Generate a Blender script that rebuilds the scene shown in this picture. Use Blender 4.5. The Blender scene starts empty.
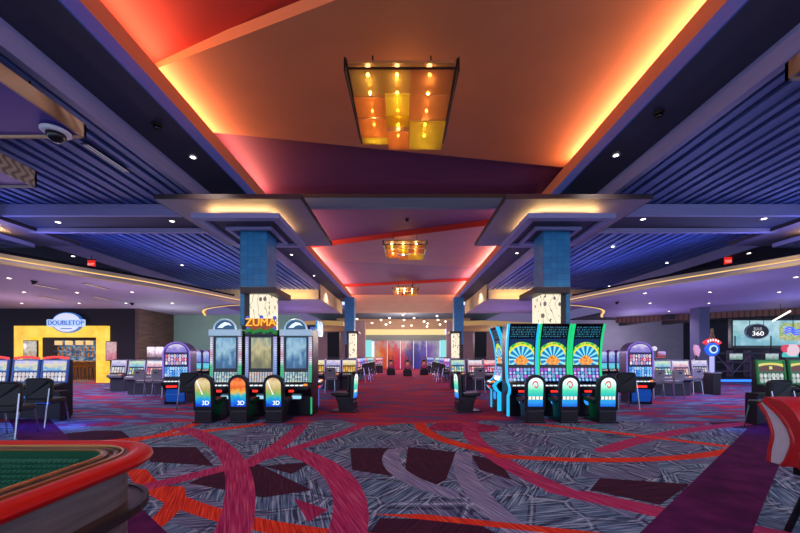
import bpy, bmesh, math, random
from mathutils import Vector, Matrix
random.seed(7)
PI = math.pi
SC = bpy.context.scene
COL = SC.collection
F, VX, VY, CH = 350.0, 403.5, 355.0, 1.5      # focal length in px of an 800 px wide frame, horizon and eye height

def at(px, py, d):                            # point at distance d
    return Vector(((px - VX) * d / F, d, CH + (VY - py) * d / F))
def xat(px, d): return (px - VX) * d / F
def zat(py, d): return CH + (VY - py) * d / F
def up(px, py, h):                            # point on a ceiling h above the eye
    d = F * h / (VY - py)
    return Vector(((px - VX) * d / F, d, CH + h))
def dn(px, py):                               # point on the floor
    d = F * CH / (py - VY)
    return Vector(((px - VX) * d / F, d, 0.0))

# ---------------------------------------------------------------- mesh helper
class MB:
    def __init__(s): s.v = []; s.f = []
    def quad(s, *pts):
        b = len(s.v); s.v += [tuple(p) for p in pts]; s.f.append(tuple(range(b, b + len(pts)))); return s
    def box(s, x0, x1, y0, y1, z0, z1):
        if x0 > x1: x0, x1 = x1, x0
        b = len(s.v)
        s.v += [(x0,y0,z0),(x1,y0,z0),(x1,y1,z0),(x0,y1,z0),(x0,y0,z1),(x1,y0,z1),(x1,y1,z1),(x0,y1,z1)]
        s.f += [tuple(b+i for i in q) for q in ((3,2,1,0),(4,5,6,7),(0,1,5,4),(1,2,6,5),(2,3,7,6),(3,0,4,7))]
        return s
    def loft(s, loops, cap=True, closed=True):
        b = len(s.v); n = len(loops[0])
        for L in loops: s.v += [tuple(p) for p in L]
        for i in range(len(loops) - 1):
            for j in range(n if closed else n - 1):
                k = (j + 1) % n
                s.f.append((b+i*n+j, b+i*n+k, b+(i+1)*n+k, b+(i+1)*n+j))
        if cap and closed:
            s.f.append(tuple(b + j for j in reversed(range(n))))
            s.f.append(tuple(b + (len(loops)-1)*n + j for j in range(n)))
        return s
    def prism_x(s, yz, x0, x1):               # polygon in (y, z) pushed along x
        return s.loft([[(x0, y, z) for y, z in yz], [(x1, y, z) for y, z in yz]])
    def prism_y(s, xz, y0, y1):
        return s.loft([[(x, y0, z) for x, z in xz], [(x, y1, z) for x, z in xz]])
    def prism_z(s, xy, z0, z1):
        return s.loft([[(x, y, z0) for x, y in xy], [(x, y, z1) for x, y in xy]])
    def lathe(s, prof, c=(0,0,0), n=16):      # profile of (radius, z)
        loops = [[(c[0]+r*math.cos(2*PI*i/n), c[1]+r*math.sin(2*PI*i/n), c[2]+z) for i in range(n)] for r, z in prof]
        return s.loft(loops)
    def tube(s, path, r, n=8):
        P = [Vector(p) for p in path]; loops = []
        for i, p in enumerate(P):
            t = (P[min(i+1, len(P)-1)] - P[max(i-1, 0)]).normalized()
            a = Vector((0,0,1)) if abs(t.z) < .9 else Vector((1,0,0))
            u = t.cross(a).normalized(); w = t.cross(u)
            rr = r[i] if isinstance(r, (list, tuple)) else r
            loops.append([p + u*rr*math.cos(2*PI*k/n) + w*rr*math.sin(2*PI*k/n) for k in range(n)])
        return s.loft(loops)
    def ball(s, c, r, n=10, m=6, sz=1.0):
        return s.lathe([(max(1e-4, r*math.sin(PI*i/m)), -r*sz*math.cos(PI*i/m)) for i in range(m+1)], c, n)
    def sheet(s, rows):                       # open grid of points
        return s.loft(rows, cap=False, closed=False)
    def build(s, name, m, parent=None, bev=0.0, smooth=False, seg=2):
        me = bpy.data.meshes.new(name); me.from_pydata(s.v, [], s.f); me.update()
        bm = bmesh.new(); bm.from_mesh(me)
        bmesh.ops.recalc_face_normals(bm, faces=bm.faces)
        if bev > 0:
            ed = [e for e in bm.edges if len(e.link_faces) == 2 and e.calc_face_angle(0) > .5]
            bmesh.ops.bevel(bm, geom=ed, offset=bev, segments=seg, affect='EDGES', profile=.5, clamp_overlap=True)
        if smooth:
            for f_ in bm.faces: f_.smooth = True
        bm.to_mesh(me); bm.free()
        me.materials.append(m)
        o = bpy.data.objects.new(name, me); COL.objects.link(o)
        if parent: o.parent = parent
        return o

def thing(name, label, cat, loc=(0,0,0), rz=0.0, group=None):
    o = bpy.data.objects.new(name, None); COL.objects.link(o)
    o.location = loc; o.rotation_euler = (0, 0, rz); o.empty_display_size = .2
    o['label'] = label; o['category'] = cat
    if group: o['group'] = group
    return o
def tag(o, label, cat, group=None):
    o['label'] = label; o['category'] = cat
    if group: o['group'] = group
    return o
def struct(o):
    o['kind'] = 'structure'; return o
KIDS = {}
def kids(o): return [c for c in COL.objects if c.parent == o]
def copy_tree(o, loc, rz, label, group=None):
    tree = KIDS.get(o.name)
    if tree is None:
        tree = KIDS[o.name] = [(c, kids(c)) for c in kids(o)]
    r = o.copy(); COL.objects.link(r); r.location = loc; r.rotation_euler = (0, 0, rz); r['label'] = label
    if group: r['group'] = group
    for c, gs in tree:
        k = c.copy(); COL.objects.link(k); k.parent = r
        for g in gs:
            q = g.copy(); COL.objects.link(q); q.parent = k
    return r
class Kind:                                   # first placing moves the built thing itself, later ones copy it
    def __init__(s, make): s.make = make; s.o = None
    def put(s, loc, rz, label, group=None):
        if s.o is None:
            s.o = s.make(); s.o.location = loc; s.o.rotation_euler = (0,0,rz); s.o['label'] = label
            if group: s.o['group'] = group
            return s.o
        return copy_tree(s.o, loc, rz, label, group)

def rrect(x0, x1, y0, y1, r, n=6):
    out = []
    for cx, cy, a0 in ((x1-r, y0+r, -PI/2), (x1-r, y1-r, 0), (x0+r, y1-r, PI/2), (x0+r, y0+r, PI)):
        for i in range(n + 1):
            a = a0 + PI/2*i/n; out.append((cx + r*math.cos(a), cy + r*math.sin(a)))
    return out
def arch(w, z0, z1, n=10, r=None):            # arched outline in (x, z): straight sides, round head
    r = r or w/2
    pts = [(-w/2, z0), (w/2, z0)]
    for i in range(n + 1):
        a = PI*i/n; pts.append((w/2*math.cos(a), z1 - r + r*math.sin(a)))
    return pts
def spline(P, n=6):                           # Catmull-Rom through tuples
    out = []
    for i in range(len(P) - 1):
        p0, p1, p2, p3 = P[max(i-1,0)], P[i], P[i+1], P[min(i+2, len(P)-1)]
        for k in range(n):
            t = k/n
            out.append(tuple(.5*(2*b + (c-a)*t + (2*a-5*b+4*c-d)*t*t + (3*b-a-3*c+d)*t**3) for a, b, c, d in zip(p0,p1,p2,p3)))
    out.append(tuple(P[-1])); return out

# ---------------------------------------------------------------- materials
def hexc(h):
    h = h.lstrip('#'); c = [int(h[i:i+2], 16)/255 for i in (0,2,4)]
    return tuple(x/12.92 if x <= .04045 else ((x+.055)/1.055)**2.4 for x in c)
class E:                                      # shader-node arithmetic
    def __init__(s, nt, k): s.nt = nt; s.k = k
    def m(s, op, *a):
        n = s.nt.nodes.new('ShaderNodeMath'); n.operation = op
        for i, v in enumerate((s,) + a):
            if isinstance(v, E): s.nt.links.new(v.k, n.inputs[i])
            else: n.inputs[i].default_value = v
        return E(s.nt, n.outputs[0])
    def __add__(s, o): return s.m('ADD', o)
    def __radd__(s, o): return s.m('ADD', o)
    def __sub__(s, o): return s.m('SUBTRACT', o)
    def __rsub__(s, o): return (s * -1.0) + o
    def __mul__(s, o): return s.m('MULTIPLY', o)
    def __rmul__(s, o): return s.m('MULTIPLY', o)
    def __truediv__(s, o): return s.m('DIVIDE', o)
    def lt(s, o): return s.m('LESS_THAN', o)
    def gt(s, o): return s.m('GREATER_THAN', o)
    def abs(s): return s.m('ABSOLUTE')
    def floor(s): return s.m('FLOOR')
    def fract(s): return s.m('FRACT')
    def sqrt(s): return s.m('SQRT')
    def sin(s): return s.m('SINE')
    def cos(s): return s.m('COSINE')
    def max(s, o): return s.m('MAXIMUM', o)
    def min(s, o): return s.m('MINIMUM', o)
    def atan2(s, o): return s.m('ARCTAN2', o)
    def clamp(s): return s.max(0.0).min(1.0)
def vec(nt, x, y, z):
    n = nt.nodes.new('ShaderNodeCombineXYZ')
    for i, v in enumerate((x, y, z)):
        if isinstance(v, E): nt.links.new(v.k, n.inputs[i])
        else: n.inputs[i].default_value = v
    return n.outputs[0]
def mixc(nt, f, a, b):
    n = nt.nodes.new('ShaderNodeMix'); n.data_type = 'RGBA'
    for idx, v in ((0, f), (6, a), (7, b)):
        if isinstance(v, E): nt.links.new(v.k, n.inputs[idx])
        elif hasattr(v, 'node'): nt.links.new(v, n.inputs[idx])
        elif idx == 0: n.inputs[0].default_value = v
        else: n.inputs[idx].default_value = (*v[:3], 1)
    return n.outputs[2]
def coords(nt):
    t = nt.nodes.new('ShaderNodeTexCoord'); s = nt.nodes.new('ShaderNodeSeparateXYZ')
    nt.links.new(t.outputs['Object'], s.inputs[0])
    return [E(nt, s.outputs[i]) for i in range(3)]
def noise(nt, v, scale=1.0, detail=2.0):
    n = nt.nodes.new('ShaderNodeTexNoise'); nt.links.new(v, n.inputs['Vector'])
    n.inputs['Scale'].default_value = scale; n.inputs['Detail'].default_value = detail
    return E(nt, n.outputs[0])
def voro(nt, v, scale=1.0, feature='F1'):
    n = nt.nodes.new('ShaderNodeTexVoronoi'); n.feature = feature; nt.links.new(v, n.inputs['Vector'])
    n.inputs['Scale'].default_value = scale
    s = nt.nodes.new('ShaderNodeSeparateColor'); nt.links.new(n.outputs['Color'], s.inputs[0])
    return E(nt, n.outputs['Distance']), E(nt, s.outputs[0]), E(nt, s.outputs[1])
def white(nt, v):
    n = nt.nodes.new('ShaderNodeTexWhiteNoise'); n.noise_dimensions = '3D'; nt.links.new(v, n.inputs['Vector'])
    return E(nt, n.outputs['Value'])
def ramp(nt, f, cols, const=False):
    n = nt.nodes.new('ShaderNodeValToRGB'); nt.links.new(f.k, n.inputs[0])
    cr = n.color_ramp; cr.interpolation = 'CONSTANT' if const else 'LINEAR'
    k = len(cols)
    for i, c in enumerate(cols):
        p, c = c if isinstance(c[0], float) and len(c) == 2 else ((i/k if const else i/max(1, k-1)), c)
        e = cr.elements[i] if i < 2 else cr.elements.new(p)
        e.position = p; e.color = (*(hexc(c) if isinstance(c, str) else c), 1)
    return n.outputs[0]
MATS = {}
def mat(name, base='#808080', rough=.5, metal=0.0, emit=None, es=0.0, f=None, ef=None, spec=.5, bump=None):
    """f / ef(nt, x, y, z) return the colour socket of the base / of the emission."""
    if name in MATS: return MATS[name]
    m = bpy.data.materials.new(name); m.use_nodes = True; nt = m.node_tree
    b = nt.nodes['Principled BSDF']
    b.inputs['Base Color'].default_value = (*hexc(base), 1)
    b.inputs['Roughness'].default_value = rough; b.inputs['Metallic'].default_value = metal
    b.inputs['Specular IOR Level'].default_value = spec
    if f or ef: X = coords(nt)
    if f: nt.links.new(f(nt, *X), b.inputs['Base Color'])
    else:                                     # every plain coat gets a faint mottling so that it is not dead flat
        n = nt.nodes.new('ShaderNodeTexNoise'); n.inputs['Scale'].default_value = 9.0
        c = hexc(base)
        nt.links.new(mixc(nt, E(nt, n.outputs[0]), tuple(v*.86 for v in c), tuple(min(1, v*1.12) for v in c)), b.inputs['Base Color'])
    if bump:
        h = bump(nt, *coords(nt)); bn = nt.nodes.new('ShaderNodeBump'); bn.inputs['Strength'].default_value = .6
        bn.inputs['Distance'].default_value = .02
        nt.links.new(h.k, bn.inputs['Height']); nt.links.new(bn.outputs[0], b.inputs['Normal'])
    if emit:
        b.inputs['Emission Color'].default_value = (*hexc(emit), 1); b.inputs['Emission Strength'].default_value = es
    if ef:
        nt.links.new(ef(nt, *X), b.inputs['Emission Color']); b.inputs['Emission Strength'].default_value = es
    MATS[name] = m; return m
def lamp(name, col, es): return mat(name, '#202020', .5, emit=col, es=es)
def text(name, s, size, loc, rot, m, parent=None, ext=.004):
    c = bpy.data.curves.new(name, 'FONT'); c.body = s; c.size = size; c.extrude = ext
    c.align_x = 'CENTER'; c.align_y = 'CENTER'; c.materials.append(m)
    tmp = bpy.data.objects.new(name, c); COL.objects.link(tmp)
    me = bpy.data.meshes.new_from_object(tmp.evaluated_get(bpy.context.evaluated_depsgraph_get()))
    bpy.data.objects.remove(tmp)
    o = bpy.data.objects.new(name, me); COL.objects.link(o); o.location = loc; o.rotation_euler = rot
    if parent: o.parent = parent
    return o
def area(name, loc, to, sx, sy, col, en, spread=PI):
    l = bpy.data.lights.new(name, 'AREA'); l.shape = 'RECTANGLE'; l.size = sx; l.size_y = sy
    l.color = hexc(col) if isinstance(col, str) else col; l.energy = en; l.spread = spread
    o = bpy.data.objects.new(name, l); COL.objects.link(o); o.location = loc
    return o
def strip(name, p0, p1, aim, width, col, w_per_m, spread=PI):
    """LED strip between two points, shining along aim"""
    p0, p1, aim = Vector(p0), Vector(p1), Vector(aim).normalized()
    x = (p1 - p0).normalized(); z = -aim; z = (z - x*z.dot(x)).normalized(); y = z.cross(x)
    L = (p1 - p0).length
    o = area(name, (p0+p1)/2, None, L, width, col, w_per_m*L, spread)
    M = Matrix((x, y, z)).transposed(); o.rotation_euler = M.to_euler()
    return o
def spot(name, loc, en, col='#ffe6c8', ang=1.6, blend=.8, r=.05):
    l = bpy.data.lights.new(name, 'SPOT'); l.energy = en; l.color = hexc(col); l.spot_size = ang; l.spot_blend = blend
    l.shadow_soft_size = r
    o = bpy.data.objects.new(name, l); COL.objects.link(o); o.location = loc; return o
# ================================================================ camera, view, world
cam = bpy.data.cameras.new('camera'); cam.sensor_width = 36; cam.lens = F/800*36
cam.shift_x = -(VX-400)/800; cam.shift_y = (VY-266.5)/800; cam.clip_end = 200
co = bpy.data.objects.new('camera', cam); COL.objects.link(co); co.location = (0,0,CH); co.rotation_euler = (PI/2, 0, 0)
SC.camera = co
SC.view_settings.view_transform = 'Standard'; SC.view_settings.look = 'None'
SC.view_settings.gamma = 1; SC.view_settings.use_curve_mapping = False; SC.view_settings.exposure = 0.0
try:
    SC.cycles.use_denoising = True; SC.cycles.denoiser = 'OPENIMAGEDENOISE'
    SC.cycles.max_bounces = 5; SC.cycles.diffuse_bounces = 3; SC.cycles.sample_clamp_indirect = 4
    SC.cycles.use_light_tree = True
except Exception: pass
w = bpy.data.worlds.new('world'); SC.world = w; w.use_nodes = True
w.node_tree.nodes['Background'].inputs[0].default_value = (.27, .32, .47, 1)
w.node_tree.nodes['Background'].inputs[1].default_value = 3.6  # added ambient standing in for light from the rest of the hall

# ================================================================ floor: patterned carpet
def circ3(a, b, c):
    ax, ay = a; bx, by = b; cx, cy = c
    d = 2*(ax*(by-cy) + bx*(cy-ay) + cx*(ay-by))
    ux = ((ax*ax+ay*ay)*(by-cy) + (bx*bx+by*by)*(cy-ay) + (cx*cx+cy*cy)*(ay-by))/d
    uy = ((ax*ax+ay*ay)*(cx-bx) + (bx*bx+by*by)*(ax-cx) + (cx*cx+cy*cy)*(bx-ax))/d
    return ux, uy, math.hypot(ax-ux, ay-uy)
def carpet(nt, x, y, z):
    def streak(a, sx, sy, seed):
        u = x*math.cos(a) + y*math.sin(a); v = y*math.cos(a) - x*math.sin(a)
        return noise(nt, vec(nt, u*sx, v*sy, seed), 1.0, 3.0)
    wob = noise(nt, vec(nt, x, y, 0.0), .9, 1.0)
    # slate ground: cells of scratchy hatching, each cell hatched its own way
    d1, r1, g1 = voro(nt, vec(nt, x*.95 + wob*.8, y*.95, 3.0))
    s1, s2, s3 = streak(.35, 55, 2.2, 1.0), streak(1.75, 55, 2.2, 2.0), streak(2.6, 50, 2.0, 5.0)
    pick = r1.lt(.36); pick2 = r1.gt(.7)
    st = s1*pick + s2*pick2 + s3*(1.0 - pick - pick2)
    base = ramp(nt, st, [(.32, '#222c42'), (.42, '#425672'), (.54, '#637c96'), (.66, '#9cb0bc')])
    lav = ramp(nt, st, [(.32, '#2c304c'), (.5, '#5c6484'), (.66, '#949cb2')])
    col = mixc(nt, g1.lt(.4), base, lav)
    ve = nt.nodes.new('ShaderNodeTexVoronoi'); ve.feature = 'DISTANCE_TO_EDGE'; ve.inputs['Scale'].default_value = 1.0
    nt.links.new(vec(nt, x*1.7 + wob, y*1.9 - x*.5, 5.0), ve.inputs['Vector'])
    ed = E(nt, ve.outputs['Distance'])
    col = mixc(nt, ed.lt(.013)*st.gt(.47), col, hexc('#a4aec0'))
    col = mixc(nt, (ed - .06).abs().lt(.02)*st.lt(.55), col, hexc('#33364e'))
    # sharp shards: long cells of plum, magenta and slate
    d2, r2, g2 = voro(nt, vec(nt, x*.62 + y*.36, y*.85 - x*.33, 9.0))
    plum = ramp(nt, st, [(.35, '#2b1226'), (.65, '#4a2036')])
    mag = ramp(nt, st, [(.32, '#5a1040'), (.5, '#93204f'), (.68, '#b23a60')])
    red = ramp(nt, st, [(.32, '#8a1c22'), (.5, '#d8301c'), (.66, '#e8492c')])
    col = mixc(nt, g2.lt(.05), col, plum)
    col = mixc(nt, g2.gt(.95), col, mag)
    def band(pts, w_, c_, col, lo=-99, hi=99, xl=-99, xh=99):
        P = [dn(*p) for p in pts]
        ux, uy, R = circ3(*[(p.x, p.y) for p in P])
        dx, dy = x - ux, y - uy
        rr = (dx*dx + dy*dy).sqrt() - R
        msk = rr.abs().lt(w_)*y.gt(lo)*y.lt(hi)*x.gt(xl)*x.lt(xh)
        fine = noise(nt, vec(nt, x*70.0 + y*34.0, (y*.8 - x*.6)*2.0, 4.0), 1.0, 3.0)
        return mixc(nt, msk, col, ramp(nt, fine, c_))
    RED = [(.3, '#8a1c22'), (.48, '#d22e1c'), (.66, '#ef5530')]
    MAG = [(.3, '#741648'), (.5, '#aa285a'), (.68, '#c05876')]
    PLUM = [(.3, '#2b1226'), (.65, '#4a2036')]
    LAV = [(.3, '#4a4464'), (.5, '#7d7c9c'), (.68, '#a4a6bc')]
    def poly(pts, c_, col):                   # convex patch given by its corners
        P = [dn(*p) for p in pts]; cx = sum(p.x for p in P)/len(P); cy = sum(p.y for p in P)/len(P); m_ = None
        for a, b in zip(P, P[1:] + P[:1]):
            nx, ny = b.y-a.y, a.x-b.x
            if nx*(cx-a.x) + ny*(cy-a.y) < 0: nx, ny = -nx, -ny
            t = ((x - a.x)*nx + (y - a.y)*ny).gt(0.0); m_ = t if m_ is None else m_*t
        return mixc(nt, m_, col, c_)
    col = poly([(408,447),(456,452),(446,480),(428,489),(405,470)], plum, col)
    col = poly([(470,454),(500,462),(512,480),(480,470)], plum, col)
    col = poly([(350,448),(395,448),(392,476),(352,470)], plum, col)
    col = poly([(150,447),(196,447),(214,466),(150,462)], plum, col)
    col = poly([(262,466),(312,462),(292,474)], plum, col)
    col = poly([(294,498),(328,510),(308,522)], mag, col)
    col = poly([(380,518),(470,520),(520,545),(360,545)], plum, col)
    col = poly([(600,478),(690,484),(660,505),(590,490)], plum, col)
    col = band([(464,454),(474,489),(505,520)], .13, LAV, col, hi=5.4, xh=1.6, xl=.2)
    col = band([(393,452),(408,478),(445,492)], .12, LAV, col, hi=5.6, lo=3.7, xh=.6)
    col = band([(162,493),(206,511),(253,523)], .10, RED, col, hi=4.6, xh=.2)
    col = band([(150,528),(168,512),(176,497)], .09, RED, col, hi=4.0, xh=-2.0)
    col = band([(464,521),(511,526),(567,532)], .055, RED, col, hi=3.3)
    col = band([(150,437),(205,431),(262,424)], .12, RED, col, hi=9.0)
    col = band([(80,452),(120,444),(170,432)], .10, RED, col, hi=9.0)
    col = band([(234,528),(240,497),(219,445)], .15, MAG, col, hi=7.2, xh=-.3)
    col = band([(150,486),(228,467),(350,430)], .13, MAG, col, hi=7.6, xh=-.6)
    col = band([(347,533),(350,501),(306,456)], .17, MAG, col, hi=5.6, xh=-.3)
    col = band([(253,461),(290,437),(302,424)], .14, MAG, col, hi=8.2, lo=4.7, xh=-.3)
    col = band([(640,440),(690,430),(740,424)], .14, MAG, col, hi=9.0, lo=5.4, xl=3.0)
    col = band([(470,424),(490,453),(560,490)], .15, MAG, col, hi=8.0, lo=3.8, xl=.9)
    col = band([(560,490),(600,499),(660,512)], .15, MAG, col, lo=2.9, hi=3.86)
    col = band([(420,424),(442,439),(500,453)], .13, RED, col, hi=8.0, lo=5.2, xh=1.42)
    col = band([(500,456),(600,460),(711,454)], .1, RED, col, lo=4.7, hi=5.6, xl=1.35)
    col = band([(550,425.5),(600,431),(716,445)], .1, RED, col, hi=8.2, lo=5.3, xl=2.4)
    # far aisles: mostly crimson with slate dashes
    s4 = noise(nt, vec(nt, x*.7, y*2.4, 7.0), 1.0, 4.0)
    far = ramp(nt, s4, [(.36, '#46507c'), (.43, '#7c3a68'), (.52, '#a02c54'), (.64, '#c03a3c')])
    sidef = ramp(nt, s4, [(.34, '#34447a'), (.43, '#7284ac'), (.49, '#4c4a80'), (.55, '#7c3868'), (.62, '#a83050'), (.72, '#c23a40')])
    edge = y + (wob - .5)*1.6
    far = mixc(nt, x.abs().gt(2.6 + 0.0), far, sidef)
    col = mixc(nt, edge.gt(7.7), col, far)
    # plain plum walkway that runs off at 45 degrees on both sides
    q = x.abs() - y*1.2 + 1.55
    pl = ramp(nt, noise(nt, vec(nt, x*3.0, y*3.0, 1.0), 1.0, 3.0), [(.3, '#3c0f38'), (.7, '#5c1850')])
    col = mixc(nt, q.gt(0.0)*q.lt(.95)*y.lt(8.3), col, pl)
    return col
carpet_m = mat('carpet', f=carpet, rough=.95, spec=.1,
               bump=lambda nt, x, y, z: noise(nt, vec(nt, x, y, 0.0), 160, 2))
struct(MB().box(-32, 32, -4, 60, -.1, 0).build('floor', carpet_m))

# ================================================================ paints
slat_m = mat('slat_paint', '#4c66a8', .5)
dark_m = mat('ceiling_void', '#0a0b18', .9)
navy_m = mat('navy_paint', '#32364e', .7)
lav_m = mat('lavender_paint', '#8c8cba', .55)
blue_m = mat('blue_lip_paint', '#3a6ac8', .5)
soff_m = mat('soffit_paint', '#77708f', .6)
fascia_dark = mat('dark_fascia', '#2a2026', .5)
purple_m = mat('purple_soffit', '#b8aac4', .7)
cream_m = mat('cream_paint', '#d8bf90', .6)
copper_m = mat('copper_ceiling', '#b4744c', .75)
redc_m = mat('red_ceiling', '#a82c22', .7)
maroon_m = mat('maroon_ceiling', '#582450', .75)
plumc_m = mat('plum_ceiling', '#6c4878', .75)
mauve_m = mat('mauve_ceiling', '#906a80', .75)
tan_m = mat('tan_wall', '#c0a088', .7)
led_warm = lamp('led_warm', '#f8c878', 1.25)

def tri(name, m, pts_top, th):                # slab under given corner points (x, y, h) with its own thickness
    b = MB(); b.loft([[(x, y, CH+h) for x, y, h in pts_top], [(x, y, CH+h+th) for x, y, h in pts_top]])
    return struct(b.build(name, m))
# ---- the coloured vault in the middle
tri('ceiling', redc_m, [(-4.9,-1,5.50),(4.9,-1,5.75),(4.9,2.6,5.6),(-1.0,5.3,5.5),(-4.9,6.8,5.28)], .05)
tri('ceiling', copper_m, [(-4.9,6.5,5.2),(-1.0,5.13,5.2),(4.9,3.05,5.2),(4.9,9.78,5.2),(-4.9,8.1,5.2)], .2)
tri('ceiling', maroon_m, [(-4.9,8.0,5.42),(4.9,9.6,5.42),(4.9,11.35,5.2),(-4.9,11.35,5.2)], .05)
tri('ceiling', plumc_m, [(-4.9,11.7,5.42),(4.9,11.7,5.42),(4.9,13.9,5.42),(-4.9,17.4,5.42)], .05)
tri('ceiling', mauve_m, [(-4.9,17.2,5.2),(4.9,13.5,5.2),(4.9,20.9,5.2),(-4.9,19.2,5.2)], .2)
tri('ceiling', mat('violet_ceiling', '#6e5080', .75), [(-4.9,19.0,5.3),(4.9,20.7,5.3),(4.9,25,5.4),(-4.9,27,5.4)], .05)
tri('ceiling', mauve_m, [(-4.9,26.9,5.2),(4.9,24.5,5.2),(4.9,29.6,5.1),(-4.9,29.6,5.1)], .2)
# red painted edges of the two stepped panels
tri('trim_1', redc_m, [(-4.9,17.14,5.2),(4.9,13.44,5.2),(4.9,13.49,5.2),(-4.9,17.19,5.2)], .22)
tri('trim_2', redc_m, [(-4.9,26.84,5.2),(4.9,24.44,5.2),(4.9,24.49,5.2),(-4.9,26.89,5.2)], .2)
# header between the capitals
struct(MB().box(-4.3, 4.3, 11.34, 11.5, CH+4.78, CH+5.1).build('trim_3', mat('header_paint', '#3c5880', .6)))
struct(MB().box(-4.3, 4.3, 11.3, 11.5, CH+5.1, CH+5.5).build('trim_3', fascia_dark))
# beams, lips, upstands, troughs
for s in (-1, 1):
    b = MB().box(s*4.25, s*5.2, -1, 28.7, CH+4.36, CH+4.45); struct(b.build('ceiling', navy_m))
    b = MB().box(s*4.22, s*4.25, -1, 28.7, CH+4.36, CH+4.62); struct(b.build('trim_4', blue_m))
    b = MB().box(s*4.23, s*4.29, -1, 28.7, CH+4.62, CH+4.95); struct(b.build('trim_5', copper_m))  # copper colour puts the orange cove light into the tan upstand
    b = MB().box(s*4.27, s*4.95, -1, 29.6, CH+4.64, CH+4.68).box(s*4.9, s*5.0, -1, 29.6, CH+4.64, CH+5.8); struct(b.build('ceiling', copper_m))
    b = MB().box(s*5.2, s*5.34, -1, 21.5, CH+4.0, CH+4.42)
    struct(b.build('trim_6', lav_m))
    oc = '#ffae7e' if s > 0 else '#ffa476'
    strip('cove_strip', (s*4.52, -.5, CH+4.97), (s*4.52, 11.2 if s < 0 else 9.3, CH+4.97), (-s*.8, 0, .6), .08, oc, 27)
    strip('cove_strip', (s*4.52, 12.1, CH+4.97), (s*4.52, 29.3, CH+4.97), (-s*.8, 0, .6), .08, '#ff9c7c', 24)
    # ---- slatted ceilings of the side aisles
    b = MB(); x = 5.42; k = 0
    while x < 12.0:
        wd = (.12, .075, .10, .14)[k % 4]
        b.box(s*x, s*(x+wd), -1, 21.5, CH+4.0 + (.0, .05, .0, .03)[k % 4], CH+4.12); x += wd + (.03, .055)[k % 2]; k += 1
    struct(b.build('ceiling', slat_m))
    struct(MB().box(s*5.34, s*16, -1, 21.6, CH+4.3, CH+4.36).build('ceiling', dark_m))
    # cross beam between capitals
    b = MB().box(s*5.5, s*12.0, 9.38, 10.2, CH+3.7, CH+4.1); struct(b.build('ceiling', navy_m))
    b = MB().box(s*5.72, s*10.9, 9.28, 9.38, CH+3.7, CH+4.0).box(s*5.72, s*10.9, 10.2, 10.32, CH+3.58, CH+4.0); struct(b.build('trim_7', lav_m))
    # perimeter beam
    b = MB().box(s*12.05, s*18.0, -1, 23.5, CH+3.7, CH+4.3); struct(b.build('ceiling', navy_m))
    b = MB().box(s*11.95, s*12.05, 11.5, 22.0, CH+3.66, CH+4.02); struct(b.build('trim_8', lav_m))
    # ---- box soffit behind the big columns, with its cream fascia
    b = MB().box(s*5.2, s*13, 21.6, 29.0, CH+3.46, CH+4.3); struct(b.build('ceiling', purple_m))
    b = MB().box(s*5.1, s*13, 21.45, 21.6, CH+3.42, CH+4.05).box(s*5.08, s*5.2, 21.45, 29.0, CH+3.42, CH+4.35); struct(b.build('trim_9', cream_m))
    strip('cove_strip', (s*5.6, 20.9, CH+3.5), (s*9.5, 20.9, CH+3.5), (0, .6, .5), .1, '#ffcf90', 10)
    # further low soffit with a gold edge
    b = MB().prism_z([(s*5.3,30.6),(s*6.6,30.0),(s*8,30.3),(s*14,33),(s*14,38),(s*5.3,38)], CH+2.55, CH+2.95); struct(b.build('ceiling', cream_m))
    b = MB().loft([[(s*x, y, CH+h) for h in (2.55, 2.95)] for x, y in ((5.3,30.5),(6.6,29.9),(8,30.2),(14,32.9))], cap=False, closed=False)
    struct(b.build('trim_10', lamp('led_gold_far', '#d9a862', .55)))

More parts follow.
